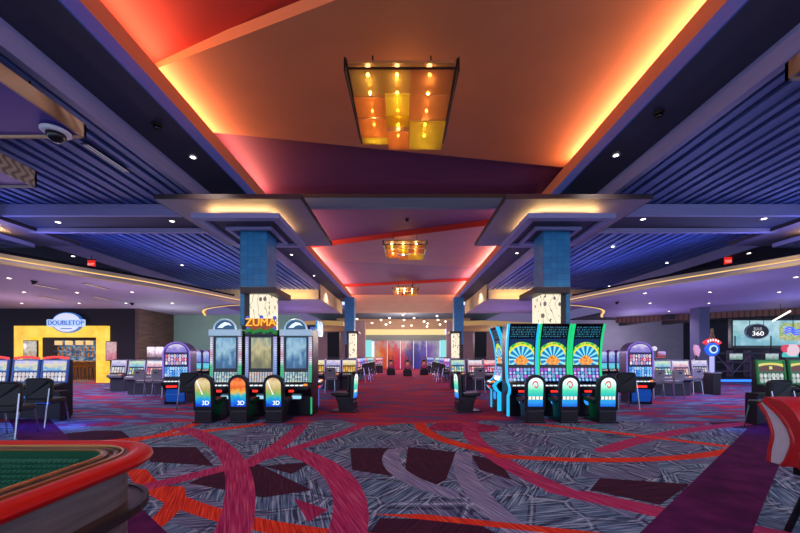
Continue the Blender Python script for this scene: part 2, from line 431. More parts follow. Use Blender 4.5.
# ---- low violet soffits with the running gold edge
SOFF = [(13.4,3.2),(12.2,6.2),(10.97,9.5),(10.1,11.1),(9.2,12.8),(8.5,14.8),(7.98,16.5),(7.8,17.0),(7.95,17.3),(8.9,17.7),(10.4,18.7),(11.4,20.0),(12.2,21.6),(13.0,23.0)]
SOFF = spline(SOFF, 4)
for s in (-1, 1):
    edge = [(s*x, y) for x, y in SOFF]
    back = [(-13.0,24.2),(-26,24.2),(-26,3.2)] if s < 0 else [(14.3,23.6),(21.5,18.4),(27,14.5),(27,3.2)]
    b = MB().prism_z(edge + back, CH+2.52, CH+2.62); struct(b.build('ceiling', purple_m))
    n_out = []
    for i, p in enumerate(edge):
        a, c = Vector(edge[max(i-1,0)]), Vector(edge[min(i+1,len(edge)-1)]); t = (c-a).normalized()
        nrm = Vector((t.y, -t.x))*(1 if s < 0 else -1)          # away from the soffit
        n_out.append(nrm)
    def off(d): return [(p[0]+n.x*d, p[1]+n.y*d) for p, n in zip(edge, n_out)]
    for (xa,ya),(xb,yb) in (((12.9,3.2),(11.3,8.0)),((11.1,8.6),(9.0,13.0)),((8.9,13.4),(8.2,16.6))):
        strip('blue_uplight', (s*(xa+.1),ya,CH+2.9), (s*(xb+.1),yb,CH+2.9), (-s*.3,0,.95), .12, '#8890e8', 10)
    o0, o1, o2, o3 = off(0), off(.05), off(-.04), off(-.45)
    b = MB()
    b.sheet([[(x,y,CH+2.48) for x,y in off(-.12)],[(x,y,CH+2.48) for x,y in o1],[(x,y,CH+2.56) for x,y in o1],[(x,y,CH+2.56) for x,y in o2],
             [(x,y,CH+2.66) for x,y in o2],[(x,y,CH+2.66) for x,y in o1],[(x,y,CH+2.76) for x,y in o1],[(x,y,CH+2.76) for x,y in off(-.2)]])
    struct(b.build('trim_11', cream_m))
    b = MB().sheet([[(x,y,CH+2.555) for x,y in off(-.02)],[(x,y,CH+2.665) for x,y in off(-.02)]]); struct(b.build('trim_12', led_warm))
    i0 = 27; b = MB().sheet([[(x,y,CH+2.474) for x,y in off(-.1)[i0:]],[(x,y,CH+2.474) for x,y in off(.02)[i0:]]]); struct(b.build('trim_12', led_warm))
    b = MB().sheet([[(x,y,CH+2.7) for x,y in o3],[(x,y,CH+2.95) for x,y in o3]]); struct(b.build('trim_13', dark_m))

# ---- capitals with light tray, one round every big column and one more towards each side
def capital(cx, s, outer):
    x0, x1, y0, y1 = cx-1.68, cx+1.68, 8.1, 11.56
    struct(MB().box(x0, x1, y0, y1, CH+3.6, CH+3.7).build('ceiling', soff_m))
    struct(MB().box(x0-.02, x1+.02, y0-.03, y0, CH+3.6, CH+3.71).box(x0-.03, x0, y0, y1, CH+3.6, CH+3.71).box(x1, x1+.03, y0, y1, CH+3.6, CH+3.71).build('trim_14', fascia_dark))
    a0, a1, c0, c1 = cx-1.06, cx+1.06, 8.43, 10.76
    b = MB()
    for r in ((a0, a1, c0, c0+.2), (a0, a1, c1-.2, c1), (a0, a0+.2, c0+.2, c1-.2), (a1-.2, a1, c0+.2, c1-.2)):
        b.box(*r, CH+3.3, CH+3.42)
    struct(b.build('trim_15', lav_m))
    struct(MB().box(a0+.2, a1-.2, c0+.2, c1-.2, CH+3.37, CH+3.42).box(cx-.6, cx+.6, 9.2, 10.3, CH+3.42, CH+3.6).build('ceiling', navy_m))
    b = MB()
    for r in ((cx-.62,cx+.62,9.18,9.28),(cx-.62,cx+.62,10.4,10.5),(cx-.62,cx-.52,9.28,10.4),(cx+.52,cx+.62,9.28,10.4)): b.box(*r, CH+3.3, CH+3.37)
    struct(b.build('trim_15', lav_m))
    wl = '#ffc873'
    strip('tray_strip', (a0+.3, c0+.3, CH+3.45), (a1-.3, c0+.3, CH+3.45), (0,-.6,1), .05, wl, 12)
    for xx in (a0+.3, a1-.3):
        strip('tray_strip', (xx, c0+.4, CH+3.45), (xx, c1-.6, CH+3.45), ((-.3 if xx < cx else .3),0,1), .05, wl, 14 if outer else 9)
for s in (-1, 1):
    capital(s*4.06, s, False); capital(s*12.4, s, True)

# ---- far end: bulkhead, rotunda ceiling, pilasters, lintel
b = MB(); n = 16
top = [(-4.9+9.8*i/n, CH+5.4) for i in range(n+1)]
bot = [(4.9-9.8*i/n, CH+3.58 + .0*math.sin(PI*i/n)) for i in range(n+1)]
b.prism_y(top + bot, 29.6, 29.9); struct(b.build('trim_16', tan_m))
struct(MB().box(-9, 9, 29.9, 38.4, CH+3.85, CH+3.95).build('ceiling', mat('rotunda_blue', '#5c7296', .7)))
arcp = [(-7+14*i/20, 36.6 + 1.0*math.sin(PI*i/20)) for i in range(21)]
b = MB().sheet([[(x,y,CH+2.75) for x,y in arcp],[(x,y,CH+3.9) for x,y in arcp]]); struct(b.build('trim_17', tan_m))
struct(MB().box(-4.4, 4.5, 38.0, 38.2, CH+2.2, CH+2.8).build('trim_18', lamp('cove_cream', '#ffe09a', 1.0)))
struct(MB().box(-5, 5, 38.2, 38.5, CH+1.5, CH+2.22).build('wall_back', mat('lintel_grey', '#8f9aa0', .7)))
for x0, x1 in ((xat(353,34), xat(365,34)), (xat(447,34), xat(458,34))):
    struct(MB().box(x0, x1, 34, 34.6, 0, CH+3.3).build('wall_back', mat('pilaster_mauve', '#a48890', .7)))
for x0, x1 in ((-30, -4.9), (4.9, 30)):
    struct(MB().box(x0, x1, 38.4, 38.6, 0, 7).build('wall_back', mat('far_wall_mauve', '#7a6884', .8)))
# side walls
wood_m = mat('brown_panel_wall', '#5a4038', .6, f=lambda nt, x, y, z: ramp(nt, noise(nt, vec(nt, x*1.5, y*1.5, z*9.0), 1, 3), [(.3, '#4a352f'), (.7, '#6a4c40')]))
green_m = mat('grey_green_wall', '#8ca898', .8)
XL = xat(135, 19)
struct(MB().box(XL, XL+.2, 19, 21.9, 0, CH+2.52).build('wall_left', wood_m))
struct(MB().box(XL, -6.5, 21.9, 22.1, 0, CH+2.52).build('wall_left', green_m))
# right: open dark ceiling beyond the violet soffit, wood edge, grey back wall
P = [(14.3,23.6),(21.5,18.4),(27,14.5)]
b = MB().sheet([[(x,y,CH+2.16) for x,y in P],[(x,y,CH+2.6) for x,y in P]])
struct(b.build('trim_19', mat('wood_slat_edge', '#7a5436', .6, f=lambda nt, x, y, z: ramp(nt, (x*5.0).fract(), [(0.0, '#3a2418'), (.25, '#8a6040'), (.8, '#8a6040'), (1.0, '#3a2418')]))))
struct(MB().box(13.0, 40, 14, 38.6, CH+2.7, CH+2.8).build('ceiling', mat('open_ceiling', '#2b2838', .9)))
struct(MB().box(12.4, xat(694,26), 27, 27.2, 0, CH+2.7).build('wall_right', mat('grey_panel_wall', '#a8a2ae', .7)))
struct(MB().box(xat(694,26), 40, 30, 30.2, 0, CH+2.7).build('wall_right', mat('dark_wall', '#2a2838', .8)))
for px, d in ((672,21.5),(728,20.5)):         # black duct beams under the open ceiling
    b = MB().box(xat(px,d)-.2, xat(px,d)+.2, d, d+5, CH+2.2, CH+2.5); struct(b.build('trim_20', fascia_dark))

# added fill lamps standing in for screen glow on soffits and far walls
for x,y,z,c,e in ((-10.4,12.6,1.9,'#dcc0e0',110),(-17,15.5,1.9,'#e8c0d0',150),(-12.5,18.6,2.4,'#d0d8d8',130),(-6.3,15.5,2.1,'#b8a0f0',110),(-3.2,16.2,2.2,'#d8b8e8',60),
                  (10.4,12.2,1.9,'#a8a8f8',120),(17,14.5,1.9,'#9498f8',150),(14,20,2.2,'#a898f0',120),(6.3,15.5,2.1,'#a898f8',110),(3.2,16.2,2.2,'#c8b0f0',60),
                  (-3.4,23,2.2,'#d8b0e8',80),(3.4,23,2.2,'#d8b0e8',80),(-8,26,2.4,'#b098f0',160),(8,26,2.4,'#b098f0',160),(0,33.5,2.6,'#ffe4d0',200),(-2,27.5,3.2,'#ffe8d8',150),(2,27.5,3.2,'#ffe8d8',150),(-9,35,2.2,'#ffd0a0',150),(9,35,2.2,'#ffd0a0',150),(-8.5,19.6,2.6,'#c8e0d4',90),(16,24.5,2.8,'#d8d0e8',170)):
    l = bpy.data.lights.new('fill_glow','POINT'); l.energy = e; l.color = hexc(c); l.shadow_soft_size = .4
    o = bpy.data.objects.new('fill_glow', l); COL.objects.link(o); o.location = (x,y,z)
# ================================================================ columns with lit sign boxes
tile_m = mat('teal_tile', '#2f6d8e', .35, f=lambda nt, x, y, z: mixc(nt, ((x*5.6+y*5.6).fract().lt(.06)).max((z*6.5).fract().lt(.05)),
      ramp(nt, white(nt, vec(nt, (x*5.6+y*5.6).floor(), (z*6.5).floor(), 0.0)), ['#2a80b0', '#3690c0']), (.03,.14,.22)))
brim_m = mat('dark_walnut', '#3a2a24', .45)
def branch(nt, x, y, z):
    u = x + y
    stem_ = (u*6.0 + (z*5.0).sin()*.5 + noise(nt, vec(nt, u, z, 0.0), 4)*1.6).fract()
    leaf, r, _ = voro(nt, vec(nt, u*7.0, z*5.0, 0.0))
    ink = stem_.lt(.06).max(leaf.lt(.3)*r.gt(.4))*noise(nt, vec(nt, u, z, 2.0), 2.2).gt(.42)
    return mixc(nt, ink, (1.0,.90,.66), (.16,.12,.10))
sign_m = mat('branch_light_box', '#2c2824', .4, ef=branch, es=1.0)
def column(s, y, k, label):
    t = thing('column', label, 'column', (4.15 if s > 0 else -4.06, y, 0)); t['kind'] = 'structure'
    MB().box(-.36, .36, -.36, .36, 2.3, CH+4.35).build('tile_shaft', tile_m, t)
    MB().box(-.33, .33, -.33, .33, 0, 2.3).build('core', brim_m, t)
    x0, x1 = (.0, .5) if s < 0 else (-.5, .0)
    MB().box(-.16 if s < 0 else -.74, .74 if s < 0 else .16, -.8, .5, 3.1, 3.26).build('brim', brim_m, t, .01)
    MB().box(x0, x1, -.6, .1, .3, 3.1).build('light_box', sign_m, t, .01)
    e = -.12 if s < 0 else .04
    MB().box(e-.04, e+.12, -.55, -.38, .3, 3.1).build('edge_panel', brim_m, t)
column(-1, 9.83, 1, 'big teal tiled column rising behind the left bank of three tall slots')
column(1, 9.83, 1, 'big teal tiled column rising behind the right bank of green edged slots')
column(-1, 26.6, 1, 'small far teal column left of the end wall mural')
column(1, 26.6, 1, 'small far teal column right of the end wall mural')
struct(MB().box(15.55, 16.1, 18.4, 19.0, 0, CH+2.6).build('column', mat('grey_column', '#585c70', .7)))

# ================================================================ chandeliers of amber glass
def glass(name, c, a=.45):
    m = bpy.data.materials.new(name); m.use_nodes = True; nt = m.node_tree; nt.nodes.clear()
    o = nt.nodes.new('ShaderNodeOutputMaterial'); tr = nt.nodes.new('ShaderNodeBsdfTransparent'); tl = nt.nodes.new('ShaderNodeBsdfTranslucent')
    df = nt.nodes.new('ShaderNodeBsdfDiffuse'); m1 = nt.nodes.new('ShaderNodeMixShader'); m2 = nt.nodes.new('ShaderNodeMixShader')
    col = hexc(c)
    n = nt.nodes.new('ShaderNodeTexNoise'); n.inputs['Scale'].default_value = 5
    k = mixc(nt, E(nt, n.outputs[0]), tuple(v*.85 for v in col), col)
    for sh in (tl, df): nt.links.new(k, sh.inputs[0])
    tr.inputs[0].default_value = (*[min(1, v*1.25+.05) for v in col], 1)
    m1.inputs[0].default_value = .25; nt.links.new(tl.outputs[0], m1.inputs[1]); nt.links.new(df.outputs[0], m1.inputs[2])
    m2.inputs[0].default_value = a; nt.links.new(m1.outputs[0], m2.inputs[1]); nt.links.new(tr.outputs[0], m2.inputs[2]); nt.links.new(m2.outputs[0], o.inputs[0])
    return m
G_CLR, G_ORG, G_YEL, G_AMB, G_OLV = glass('smoke_glass', '#d8c48c', .5), glass('orange_glass', '#f4b87c', .3), glass('yellow_glass', '#f4e078', .3), glass('brown_glass', '#dcb084', .35), glass('olive_glass', '#d0bc58', .4)
bulb_m = lamp('bulb_glow', '#ffdc9c', 60)
bronze_m = mat('dark_bronze', '#2c2018', .4, .6)
def make_chandelier():
    t = thing('chandelier', '', 'chandelier')
    b = MB().box(-.86, .86, -1.12, -1.10, .0, .025).box(-.9, -.86, -1.12, 1.0, .1, .16).box(.86, .9, -1.12, 1.0, .1, .16)
    b.build('frame', bronze_m, t)
    for s in (-1, 1):
        MB().prism_x([(-1.1,-.02),(-1.1,.2),(.9,.2),(.9,.12),(-.2,.06)], s*.9-.015, s*.9+.015).build('side_plate', bronze_m, t)
    MB().box(-.84, .84, -1.0, 1.0, .19, .23).build('back_plate', mat('copper_plate', '#a87848', .35, .4), t)
    for sx in (-.5, .5):
        for sy in (-.6, .6): MB().tube([(sx,sy,.23),(sx,sy,.64)], .015).build('rod', bronze_m, t)
    cols = (-.84, -.30, .14, .84)
    rows = [[(0,.55,.02,G_CLR),(.55,1.05,-.03,G_ORG),(1.05,1.62,-.06,G_ORG),(1.62,1.95,.0,G_YEL)],
            [(0,.55,.04,G_CLR),(.5,1.05,.0,G_YEL),(1.02,1.45,.05,G_OLV),(1.4,2.0,-.08,G_ORG)],
            [(0,.52,.02,G_AMB),(.5,1.12,-.02,G_AMB),(1.1,2.02,-.07,G_YEL)]]
    for i, rw in enumerate(rows):
        for y0, y1, z, g in rw:
            MB().box(cols[i]+.006, cols[i+1]-.006, -1.08+y0, -1.08+y1-.01, z, z+.012).build('glass_panel', g, t)
    for x in (-.56, -.08, .46):
        for y in (-.85, -.45, 0, .4, .75):
            MB().ball((x, y, .12), .03, 8, 5).build('bulb', bulb_m, t)
            MB().lathe([(.02,.0),(.02,.05)], (x,y,.145), 6).build('socket', bronze_m, t)
    return t
CHN = Kind(make_chandelier)
for (px, py, d), lb in (((402, 0, 6.62), 'largest amber glass panel chandelier, under the copper ceiling near the camera'),
                        ((405, 0, 15.4), 'middle amber glass chandelier, under the mauve ceiling beyond the header'),
                        ((405.5, 0, 25.3), 'smallest amber glass chandelier, just before the end bulkhead')):
    CHN.put((xat(px, d), d, CH+4.5), 0, lb, 'amber glass chandeliers along the middle ceiling')
for d, e in ((6.62, 90), (15.4, 90), (25.3, 90)):
    l = bpy.data.lights.new('chandelier_glow', 'POINT'); l.energy = e*.35; l.color = hexc('#ffc070'); l.shadow_soft_size = .3
    o = bpy.data.objects.new('chandelier_glow', l); COL.objects.link(o); o.location = (0, d, CH+4.72)

# ================================================================ downlights, cameras, diffusers, exit signs
white_m = mat('white_trim', '#d8d8dc', .4); black_m = mat('black_plastic', '#0c0c10', .25); chrome_m = mat('chrome', '#b8bcc4', .2, 1.0)
dl_m = lamp('downlight_lamp', '#fff4e0', 9)
def make_dl():
    t = thing('recessed_downlight', '', 'downlight')
    MB().loft([[(r*math.cos(2*PI*i/14), r*math.sin(2*PI*i/14), z) for i in range(14)] for r,z in ((.052,0),(.055,-.012),(.078,-.012),(.082,0))], cap=False).build('trim_ring', white_m, t)
    MB().lathe([(.0005,-.006),(.05,-.01),(.05,-.004),(.0005,-.002)], n=12).build('lamp', dl_m, t)
    return t
DL = Kind(make_dl)
dls = [((193,157),4.35,'left vault beam, just before the capital'),((616,155),4.35,'right vault beam, just before the capital'),
       ((291.5,254.5),4.35,'left vault beam, just past the capital'),((314,275.5),4.35,'left vault beam, farther past the capital'),((517,253),4.35,'right vault beam, just past the capital'),
       ((58,222),3.7,'left cross beam, its outer end'),((172,221),3.7,'left cross beam, next to the capital'),((643,219),3.7,'right cross beam, next to the capital'),((764,218.5),3.7,'right cross beam, its outer end'),
       ((73,256),3.7,'left perimeter beam beside the red exit sign'),((749,253),3.7,'right perimeter beam beside the red exit sign'),
       ((182,265),4.0,'left slatted ceiling beyond the cross beam'),((613,246.5),4.0,'right slatted ceiling close to the capital'),((667,263),4.0,'right slatted ceiling towards the gold edge'),((609,286),4.0,'right slatted ceiling above the gold tip')]
for (px,py),h,wh in dls:
    p = up(px, py, h); DL.put((p.x,p.y,p.z-.001), 0, 'small lit downlight in the '+wh, 'downlights in the upper ceilings')
left_s = [(9,278),(24,292),(22,303),(77,292.5),(79,303),(132,292),(172,303),(126,303)]
right_s = [(710,292),(709,303),(779,292),(796,277),(650,303),(669,311),(645,293)]
ORD = ('first','second','third','fourth','fifth','sixth','seventh','eighth')
for side, L in (('left', left_s), ('right', right_s)):
    for i, (px, py) in enumerate(sorted(L)):
        p = up(px, py, 2.52)
        DL.put((p.x,p.y,p.z-.001), 0, f'{ORD[i]} from left of the tiny downlights in the {side} violet soffit', f'downlights in the {side} violet soffit')
for px,py,h,e in ((193,157,4.3,170),(616,155,4.3,170),(291,254,4.3,170),(517,253,4.3,170),(172,221,3.66,150),(643,219,3.66,150),(58,222,3.66,150),(764,219,3.66,150),(182,265,3.9,110),(613,246,3.9,110)):
    p = up(px, py, h); spot('downlight_beam', p - Vector((0,0,.06)), e, '#ffe2cc', 2.2)
for x,y,z,e in ((-4.7,3,5.75,170),(4.7,3,5.75,170),(-4.7,.5,5.75,50),(4.7,.5,5.75,50),(-4.7,17,5.75,160),(4.7,17,5.75,160),(-4.7,23,5.75,160),(4.7,23,5.75,160)):
    spot('downlight_beam', (x,y,z), e, '#ffe2d4', 2.3)
for px,py in left_s + right_s:
    p = up(px,py,2.45); spot('downlight_beam', p, 150, '#ecd0f0', 2.4)

def make_dome():
    t = thing('dome_camera', '', 'security camera')
    MB().lathe([(.0005,0),(.19,0),(.19,-.03),(.15,-.05),(.0005,-.05)], n=20).build('housing', white_m, t, smooth=True)
    MB().lathe([(.125,-.05),(.12,-.1),(.09,-.15),(.05,-.175),(.0005,-.18)], n=18).build('smoked_dome', black_m, t, smooth=True)
    return t
def make_dome2():
    t = thing('dome_camera', '', 'security camera')
    MB().lathe([(.0005,0),(.09,0),(.085,-.03),(.0005,-.03)], n=16).build('housing', bronze_m, t)
    MB().lathe([(.07,-.03),(.06,-.08),(.03,-.105),(.0005,-.11)], n=16).build('smoked_dome', black_m, t, smooth=True)
    return t
p = up(56,131,3.5); Kind(make_dome).put(p, 0, 'large dome camera with white ring under the near wavy edged tray')
D2 = Kind(make_dome2)
for px,py,h,lb in ((157,125,4.34,'small black dome camera on the left vault beam'),(659,113,4.34,'small black dome camera on the right vault beam'),
                   (407,219,5.42,'small black dome camera on the plum ceiling past the header'),(34,281,2.51,'small black dome camera on the left violet soffit'),
                   (617,302,2.51,'small black dome camera on the right violet soffit near the gold tip'),(132,303,2.51,'small black dome camera deep on the left violet soffit')):
    D2.put(up(px,py,h), 0, lb, 'small black dome cameras')

slot_led = lamp('diffuser_glow', '#d8d0e8', .35)
def diffuser(a, b, h, lb, grp, col=slot_led):
    p, q = up(*a, h), up(*b, h); t = thing('linear_diffuser', lb, 'air diffuser', (p+q)/2, math.atan2(q.y-p.y, q.x-p.x), grp); L = (q-p).length/2
    MB().box(-L, L, -.07, .07, -.015, 0).build('frame', navy_m, t)
    for y in (-.045, .02): MB().box(-L+.03, L-.03, y, y+.022, -.02, -.012).build('slot_strip', col, t)
diffuser((84,143),(128,172),3.98,'long double line diffuser in the left slatted ceiling','ceiling line diffusers')
wm = lamp('line_warm', '#e8c0a8', .9)
for i,(a,b,lb) in enumerate((((33,284),(60,289),'line slot in the left soffit beside the small dome camera'),((84,283),(108,289),'line slot in the left soffit closest to the gold edge'),
        ((93,296),(110,300),'line slot in the left soffit above the sign, right one'),((40,296),(65,301),'faint line slot in the left soffit, above the bar sign'))):
    diffuser(a, b, 2.515, lb, 'line slots in the left violet soffit', wm)
exit_m = lamp('exit_red', '#f0281c', .9)
def exit_sign(px, py, d, s):
    p = at(px,py,d); t = thing('exit_sign', f'red exit sign hanging below the {"left" if s<0 else "right"} perimeter beam', 'exit sign', p, 0, 'red exit signs')
    MB().box(-.14,.14,-.02,.02,-.16,.16).build('sign_panel', exit_m, t, .01)
    text('lettering','EXIT',.12,(0,-.024,0),(PI/2,0,0),mat('exit_letters','#ffd8c8',.5,emit='#ffb0a0',es=1.0),t)
    MB().box(-.16,.16,-.015,.015,.16,.20).build('mount', bronze_m, t)
    z = CH+3.7-p.z; MB().tube([(0,0,.2),(0,0,z)], .012).build('hanger_rod', bronze_m, t)
exit_sign(91.5,264.5,13.0,-1); exit_sign(728,261.5,13.2,1)

# wavy edged trays hung from the slatted ceilings
wave_m = mat('gold_wave_relief', '#b08a5c', .5, f=lambda nt,x,y,z: ramp(nt, ((y*2.4+(z*9.0+y*3.0).sin()*.28+noise(nt,vec(nt,x,y,z),2)*1.2)*3.0).sin()*.5+.5, [(.0,'#8a6848'),(.5,'#c09a6c'),(1.,'#d4b084')]),
             bump=lambda nt,x,y,z: ((y*2.4+(z*9.0+y*3.0).sin()*.28)*9.0).sin())
wave2_m = mat('grey_wave_relief', '#a09684', .5, f=lambda nt,x,y,z: ramp(nt, (y*40.0+(z*26.0).sin()*2.2).sin()*.5+.5, [(.0,'#6e6458'),(.6,'#a89c88'),(1.,'#b8ac98')]))
def tray(x0, x1, y0, y1, z, hgt, m, lb, lampy=False):
    t = thing('hanging_tray', lb, 'ceiling tray', ((x0+x1)/2,(y0+y1)/2,z)); a,c = (x1-x0)/2,(y1-y0)/2
    b = MB()
    for r in ((-a,a,-c,-c+.04),(-a,a,c-.04,c),(-a,-a+.04,-c,c),(a-.04,a,-c,c)): b.box(*r,0,hgt)
    b.build('wavy_fascia', m, t)
    MB().box(-a+.05,a-.05,-c+.05,c-.05,.03,.07).build('underside_panel', mat('violet_gloss','#4a3a9c',.35), t)
    for sx in (-a*.7,a*.7):
        for sy in (-c*.7,c*.7): MB().tube([(sx,sy,hgt*.3),(sx,sy,CH+4.0-z)],.012).build('hanger_rod', bronze_m, t)
    return t
tray(-7.3,-5.13,2.0,5.66,CH+3.5,.22,wave_m,'gold wavy edged tray hanging nearest above the left aisle')
tray(-10.6,-7.5,4.9,7.16,CH+3.42,.34,wave2_m,'grey rippled edged tray hanging farther out over the left aisle')
tray(4.87,8.2,1.6,4.47,CH+3.5,.22,wave_m,'gold wavy edged tray hanging above the right aisle')
for px,py,lb in ((200,221,'left tray outer corner'),):
    pass
# bulb pendants of the far rotunda
pb_m = lamp('pendant_bulb', '#fff0d0', 5); tw_m = mat('pendant_wire', '#777777', .4, .7)
def make_pend():
    t = thing('pendant_bulb', '', 'pendant lamp')
    MB().ball((0,0,0), .1, 10, 6, .75).build('glass_globe', pb_m, t, smooth=True)
    MB().lathe([(.05,.1),(.03,.2),(.01,.22)], n=8).build('cap', bronze_m, t)
    MB().tube([(0,0,.2),(0,0,1.2)], .008, 5).build('wire', tw_m, t)
    return t
PD = Kind(make_pend)
pend = [(357,319),(374,316),(372,323),(381,320),(386,324.5),(389.5,318),(390,322.5),(403,315),(404,320),(403,326),(411.5,325.5),(414,318),(424,321.5),(427.5,323.5),(427,326.5),(437,316),(438,320),(440,324.5),(445.5,321.5)]
for i,(px,py) in enumerate(sorted(pend)):
    d = (31.0, 33.2, 35.2, 32.2)[i % 4]; p = at(px,py,d)
    wlen = CH+3.85-p.z; 
    PD.put(p, 0, f'{("first","second","third","fourth","fifth","sixth","seventh","eighth","ninth","tenth","eleventh","twelfth","thirteenth","fourteenth","fifteenth","sixteenth","seventeenth","eighteenth","nineteenth")[i]} from left of the clear glowing pendant bulbs before the mural', 'clear pendant bulbs before the mural')
l = bpy.data.lights.new('rotunda_glow','POINT'); l.energy = 480; l.color = hexc('#ffdcb0'); l.shadow_soft_size = .6
o = bpy.data.objects.new('rotunda_glow', l); COL.objects.link(o); o.location = (0,32.5,3.9)

# ================================================================ far mural of backlit glass
def flame(nt,x,y,z):
    n = noise(nt, vec(nt, x*.7+z*.15, z*.35, 3.0), 2.4, 4.0); k = noise(nt, vec(nt,x*1.6,z*.7,8.0),1.6,4.0)
    hue = ramp(nt, ((x+3.3)/7.4 + (n-.5)*.35).clamp(), [(.0,'#e8a860'),(.12,'#e86418'),(.28,'#d82820'),(.42,'#c81458'),(.55,'#281c78'),(.7,'#3c3ca8'),(.85,'#8860b0'),(1.,'#b8c8d0')])
    top = ((z-2.3)*.7 + (x.abs()-2.4).max(0.0)*.35 + (k-.5)*3.4).clamp()
    return mixc(nt, top, hue, hexc('#a9a4b8'))
t = thing('mural', 'backlit abstract glass mural in flame red and blue on the end wall', 'mural', (0,38.15,0))
MB().box(-3.2,3.95,0,.06,0,CH+1.55).build('glass_art', mat('flame_art','#181018',.3,ef=flame,es=.75), t)
for i in range(6):
    x = -3.2+7.15*i/5; MB().box(x-.03,x+.03,-.05,.0,0,CH+1.55).build('mullion', mat('mullion_light','#c8ccd8',.4,emit='#dfe4f4',es=.5), t)
for s,x0,x1 in ((-1,-4.1,-3.45),(1,4.0,4.75)):
    struct(MB().box(x0,x1,37.9,38.1,0,CH+1.6).build('trim_21', lamp('aqua_lightwall','#8fe4e8',1.0)))
# ================================================================ slot machine screens (u, v run 0..1 over the screen)
def art(name, x0, x1, z0, z1, fn, es=1.0):
    def ef(nt, x, y, z): return fn(nt, (x - x0)*(1.0/(x1-x0)), (z - z0)*(1.0/(z1-z0)))
    return mat(name, '#050508', .15, ef=ef, es=es)
def reels(cols, rows, pal, bg='#101024', seed=0.0, sym=.42):
    def fn(nt, u, v):
        a, b = u*float(cols), v*float(rows); fu, fv = a.fract()-.5, b.fract()-.5
        r = white(nt, vec(nt, a.floor(), b.floor(), seed)); r2 = white(nt, vec(nt, a.floor(), b.floor(), seed+5))
        d = (fu*fu + fv*fv*(.6+0.0)).sqrt()
        cell = ramp(nt, r, pal, True); alt = ramp(nt, r2, pal[::-1], True)
        c = mixc(nt, d.lt(sym), hexc(bg), cell)
        c = mixc(nt, d.lt(sym*.55), c, alt)
        return mixc(nt, fu.abs().gt(.46).max(fv.abs().gt(.47)), c, hexc(bg))
    return fn
def scene(pal, seed=0.0, scale=2.0, stretch=.6):
    def fn(nt, u, v):
        n = noise(nt, vec(nt, u, v*stretch, seed), scale*2, 4.0)
        return ramp(nt, (n*.8 + v*.5 - .15).clamp(), pal)
    return fn
def marquee(bg, fg, rows=3, seed=0.0):
    def fn(nt, u, v):
        b = v*float(rows); k = noise(nt, vec(nt, u*14.0, b.floor()*3.0, seed), 2.0, 2.0)
        return mixc(nt, k.gt(.52)*((b.fract()-.5).abs().lt(.28)), hexc(bg), hexc(fg))
    return fn
def fan(nt, u, v):                            # peacock-fan of rays over a gold bowl
    x, z = u-.5, v-.22; a = z.atan2(x); r = (x*x + z*z*1.0).sqrt()
    k = (a*2.2+.3).fract(); ray = ramp(nt, k, [(.0,'#0a3a8c'),(.25,'#18b8e8'),(.5,'#b8f8e8'),(.7,'#28a0e0'),(1.,'#0a3a8c')])
    n = noise(nt, vec(nt,u,v,0.0), 9, 3); rim = ramp(nt, n, [(.3,'#1c6a3a'),(.5,'#48c84a'),(.62,'#e8d838'),(.75,'#3a6ac8')])
    c = mixc(nt, r.gt(.5), ray, rim)
    c = mixc(nt, (r-.54).abs().lt(.03), c, hexc('#f0e040'))
    c = mixc(nt, r.gt(.66), c, hexc('#103058'))
    gold = ramp(nt, n, [(.3,'#b84a10'),(.55,'#f09828'),(.7,'#ffe080')])
    return mixc(nt, (x.abs()*.9+ (v-.14).abs()).lt(.28)*v.lt(.36), c, gold)
def face_panel(prof, b, x0, x1, z0, z1, off=.006, th=.02, n=1):
    loops = []
    for i in range(n+1):
        z = z0+(z1-z0)*i/n; y = fy(prof, z) - off
        loops.append([(x0,y,z),(x1,y,z),(x1,y+th,z),(x0,y+th,z)])
    return b.loft(loops)
def fy(prof, z):
    for (y0,z0),(y1,z1) in zip(prof, prof[1:]):
        if z0 <= z <= z1 and z1 > z0: return y0 + (y1-y0)*(z-z0)/(z1-z0)
    return prof[-1][0]
cab_m = mat('cabinet_black', '#14141c', .3); cabg_m = mat('cabinet_graphite', '#3c3c48', .3, .4); silver_m = mat('brushed_silver', '#b8bcc6', .35, .6)
btn_m = lamp('button_glow', '#e8f4ff', 1.4); red_l = lamp('bill_red', '#ff3020', 1.5); blue_l = lamp('card_blue', '#2a8cff', 1.3)
def cabinet(t, prof, w, back, m=None, bev=.012):
    yz = list(prof) + [(back, prof[-1][1]), (back, 0)]
    return MB().prism_x(yz, -w/2, w/2).build('cabinet', m or cab_m, t, bev)
def deck(t, w, y, z, m=None, dep=.2, drop=.08):
    MB().prism_x([(y,z),(y,z-drop),(y+dep,z-drop),(y+dep,z+.05)], -w/2, w/2).build('button_deck', m or cab_m, t, .01)
    d = t_deck = None
    b = MB()
    for i in range(5):
        x = -w*.36 + w*.6*i/4; b.prism_x([(y+.05,z+.012),(y+.05,z+.026),(y+.09,z+.036),(y+.09,z+.02)], x-w*.05, x+w*.05)
    b.build('button_row', btn_m, t)
    MB().lathe([(.05,0),(.05,.03),(.03,.04),(.001,.04)], (w*.4-.02, y+.08, z+.02), 12).build('spin_button', lamp('spin_orange','#ff9038',1.3), t)
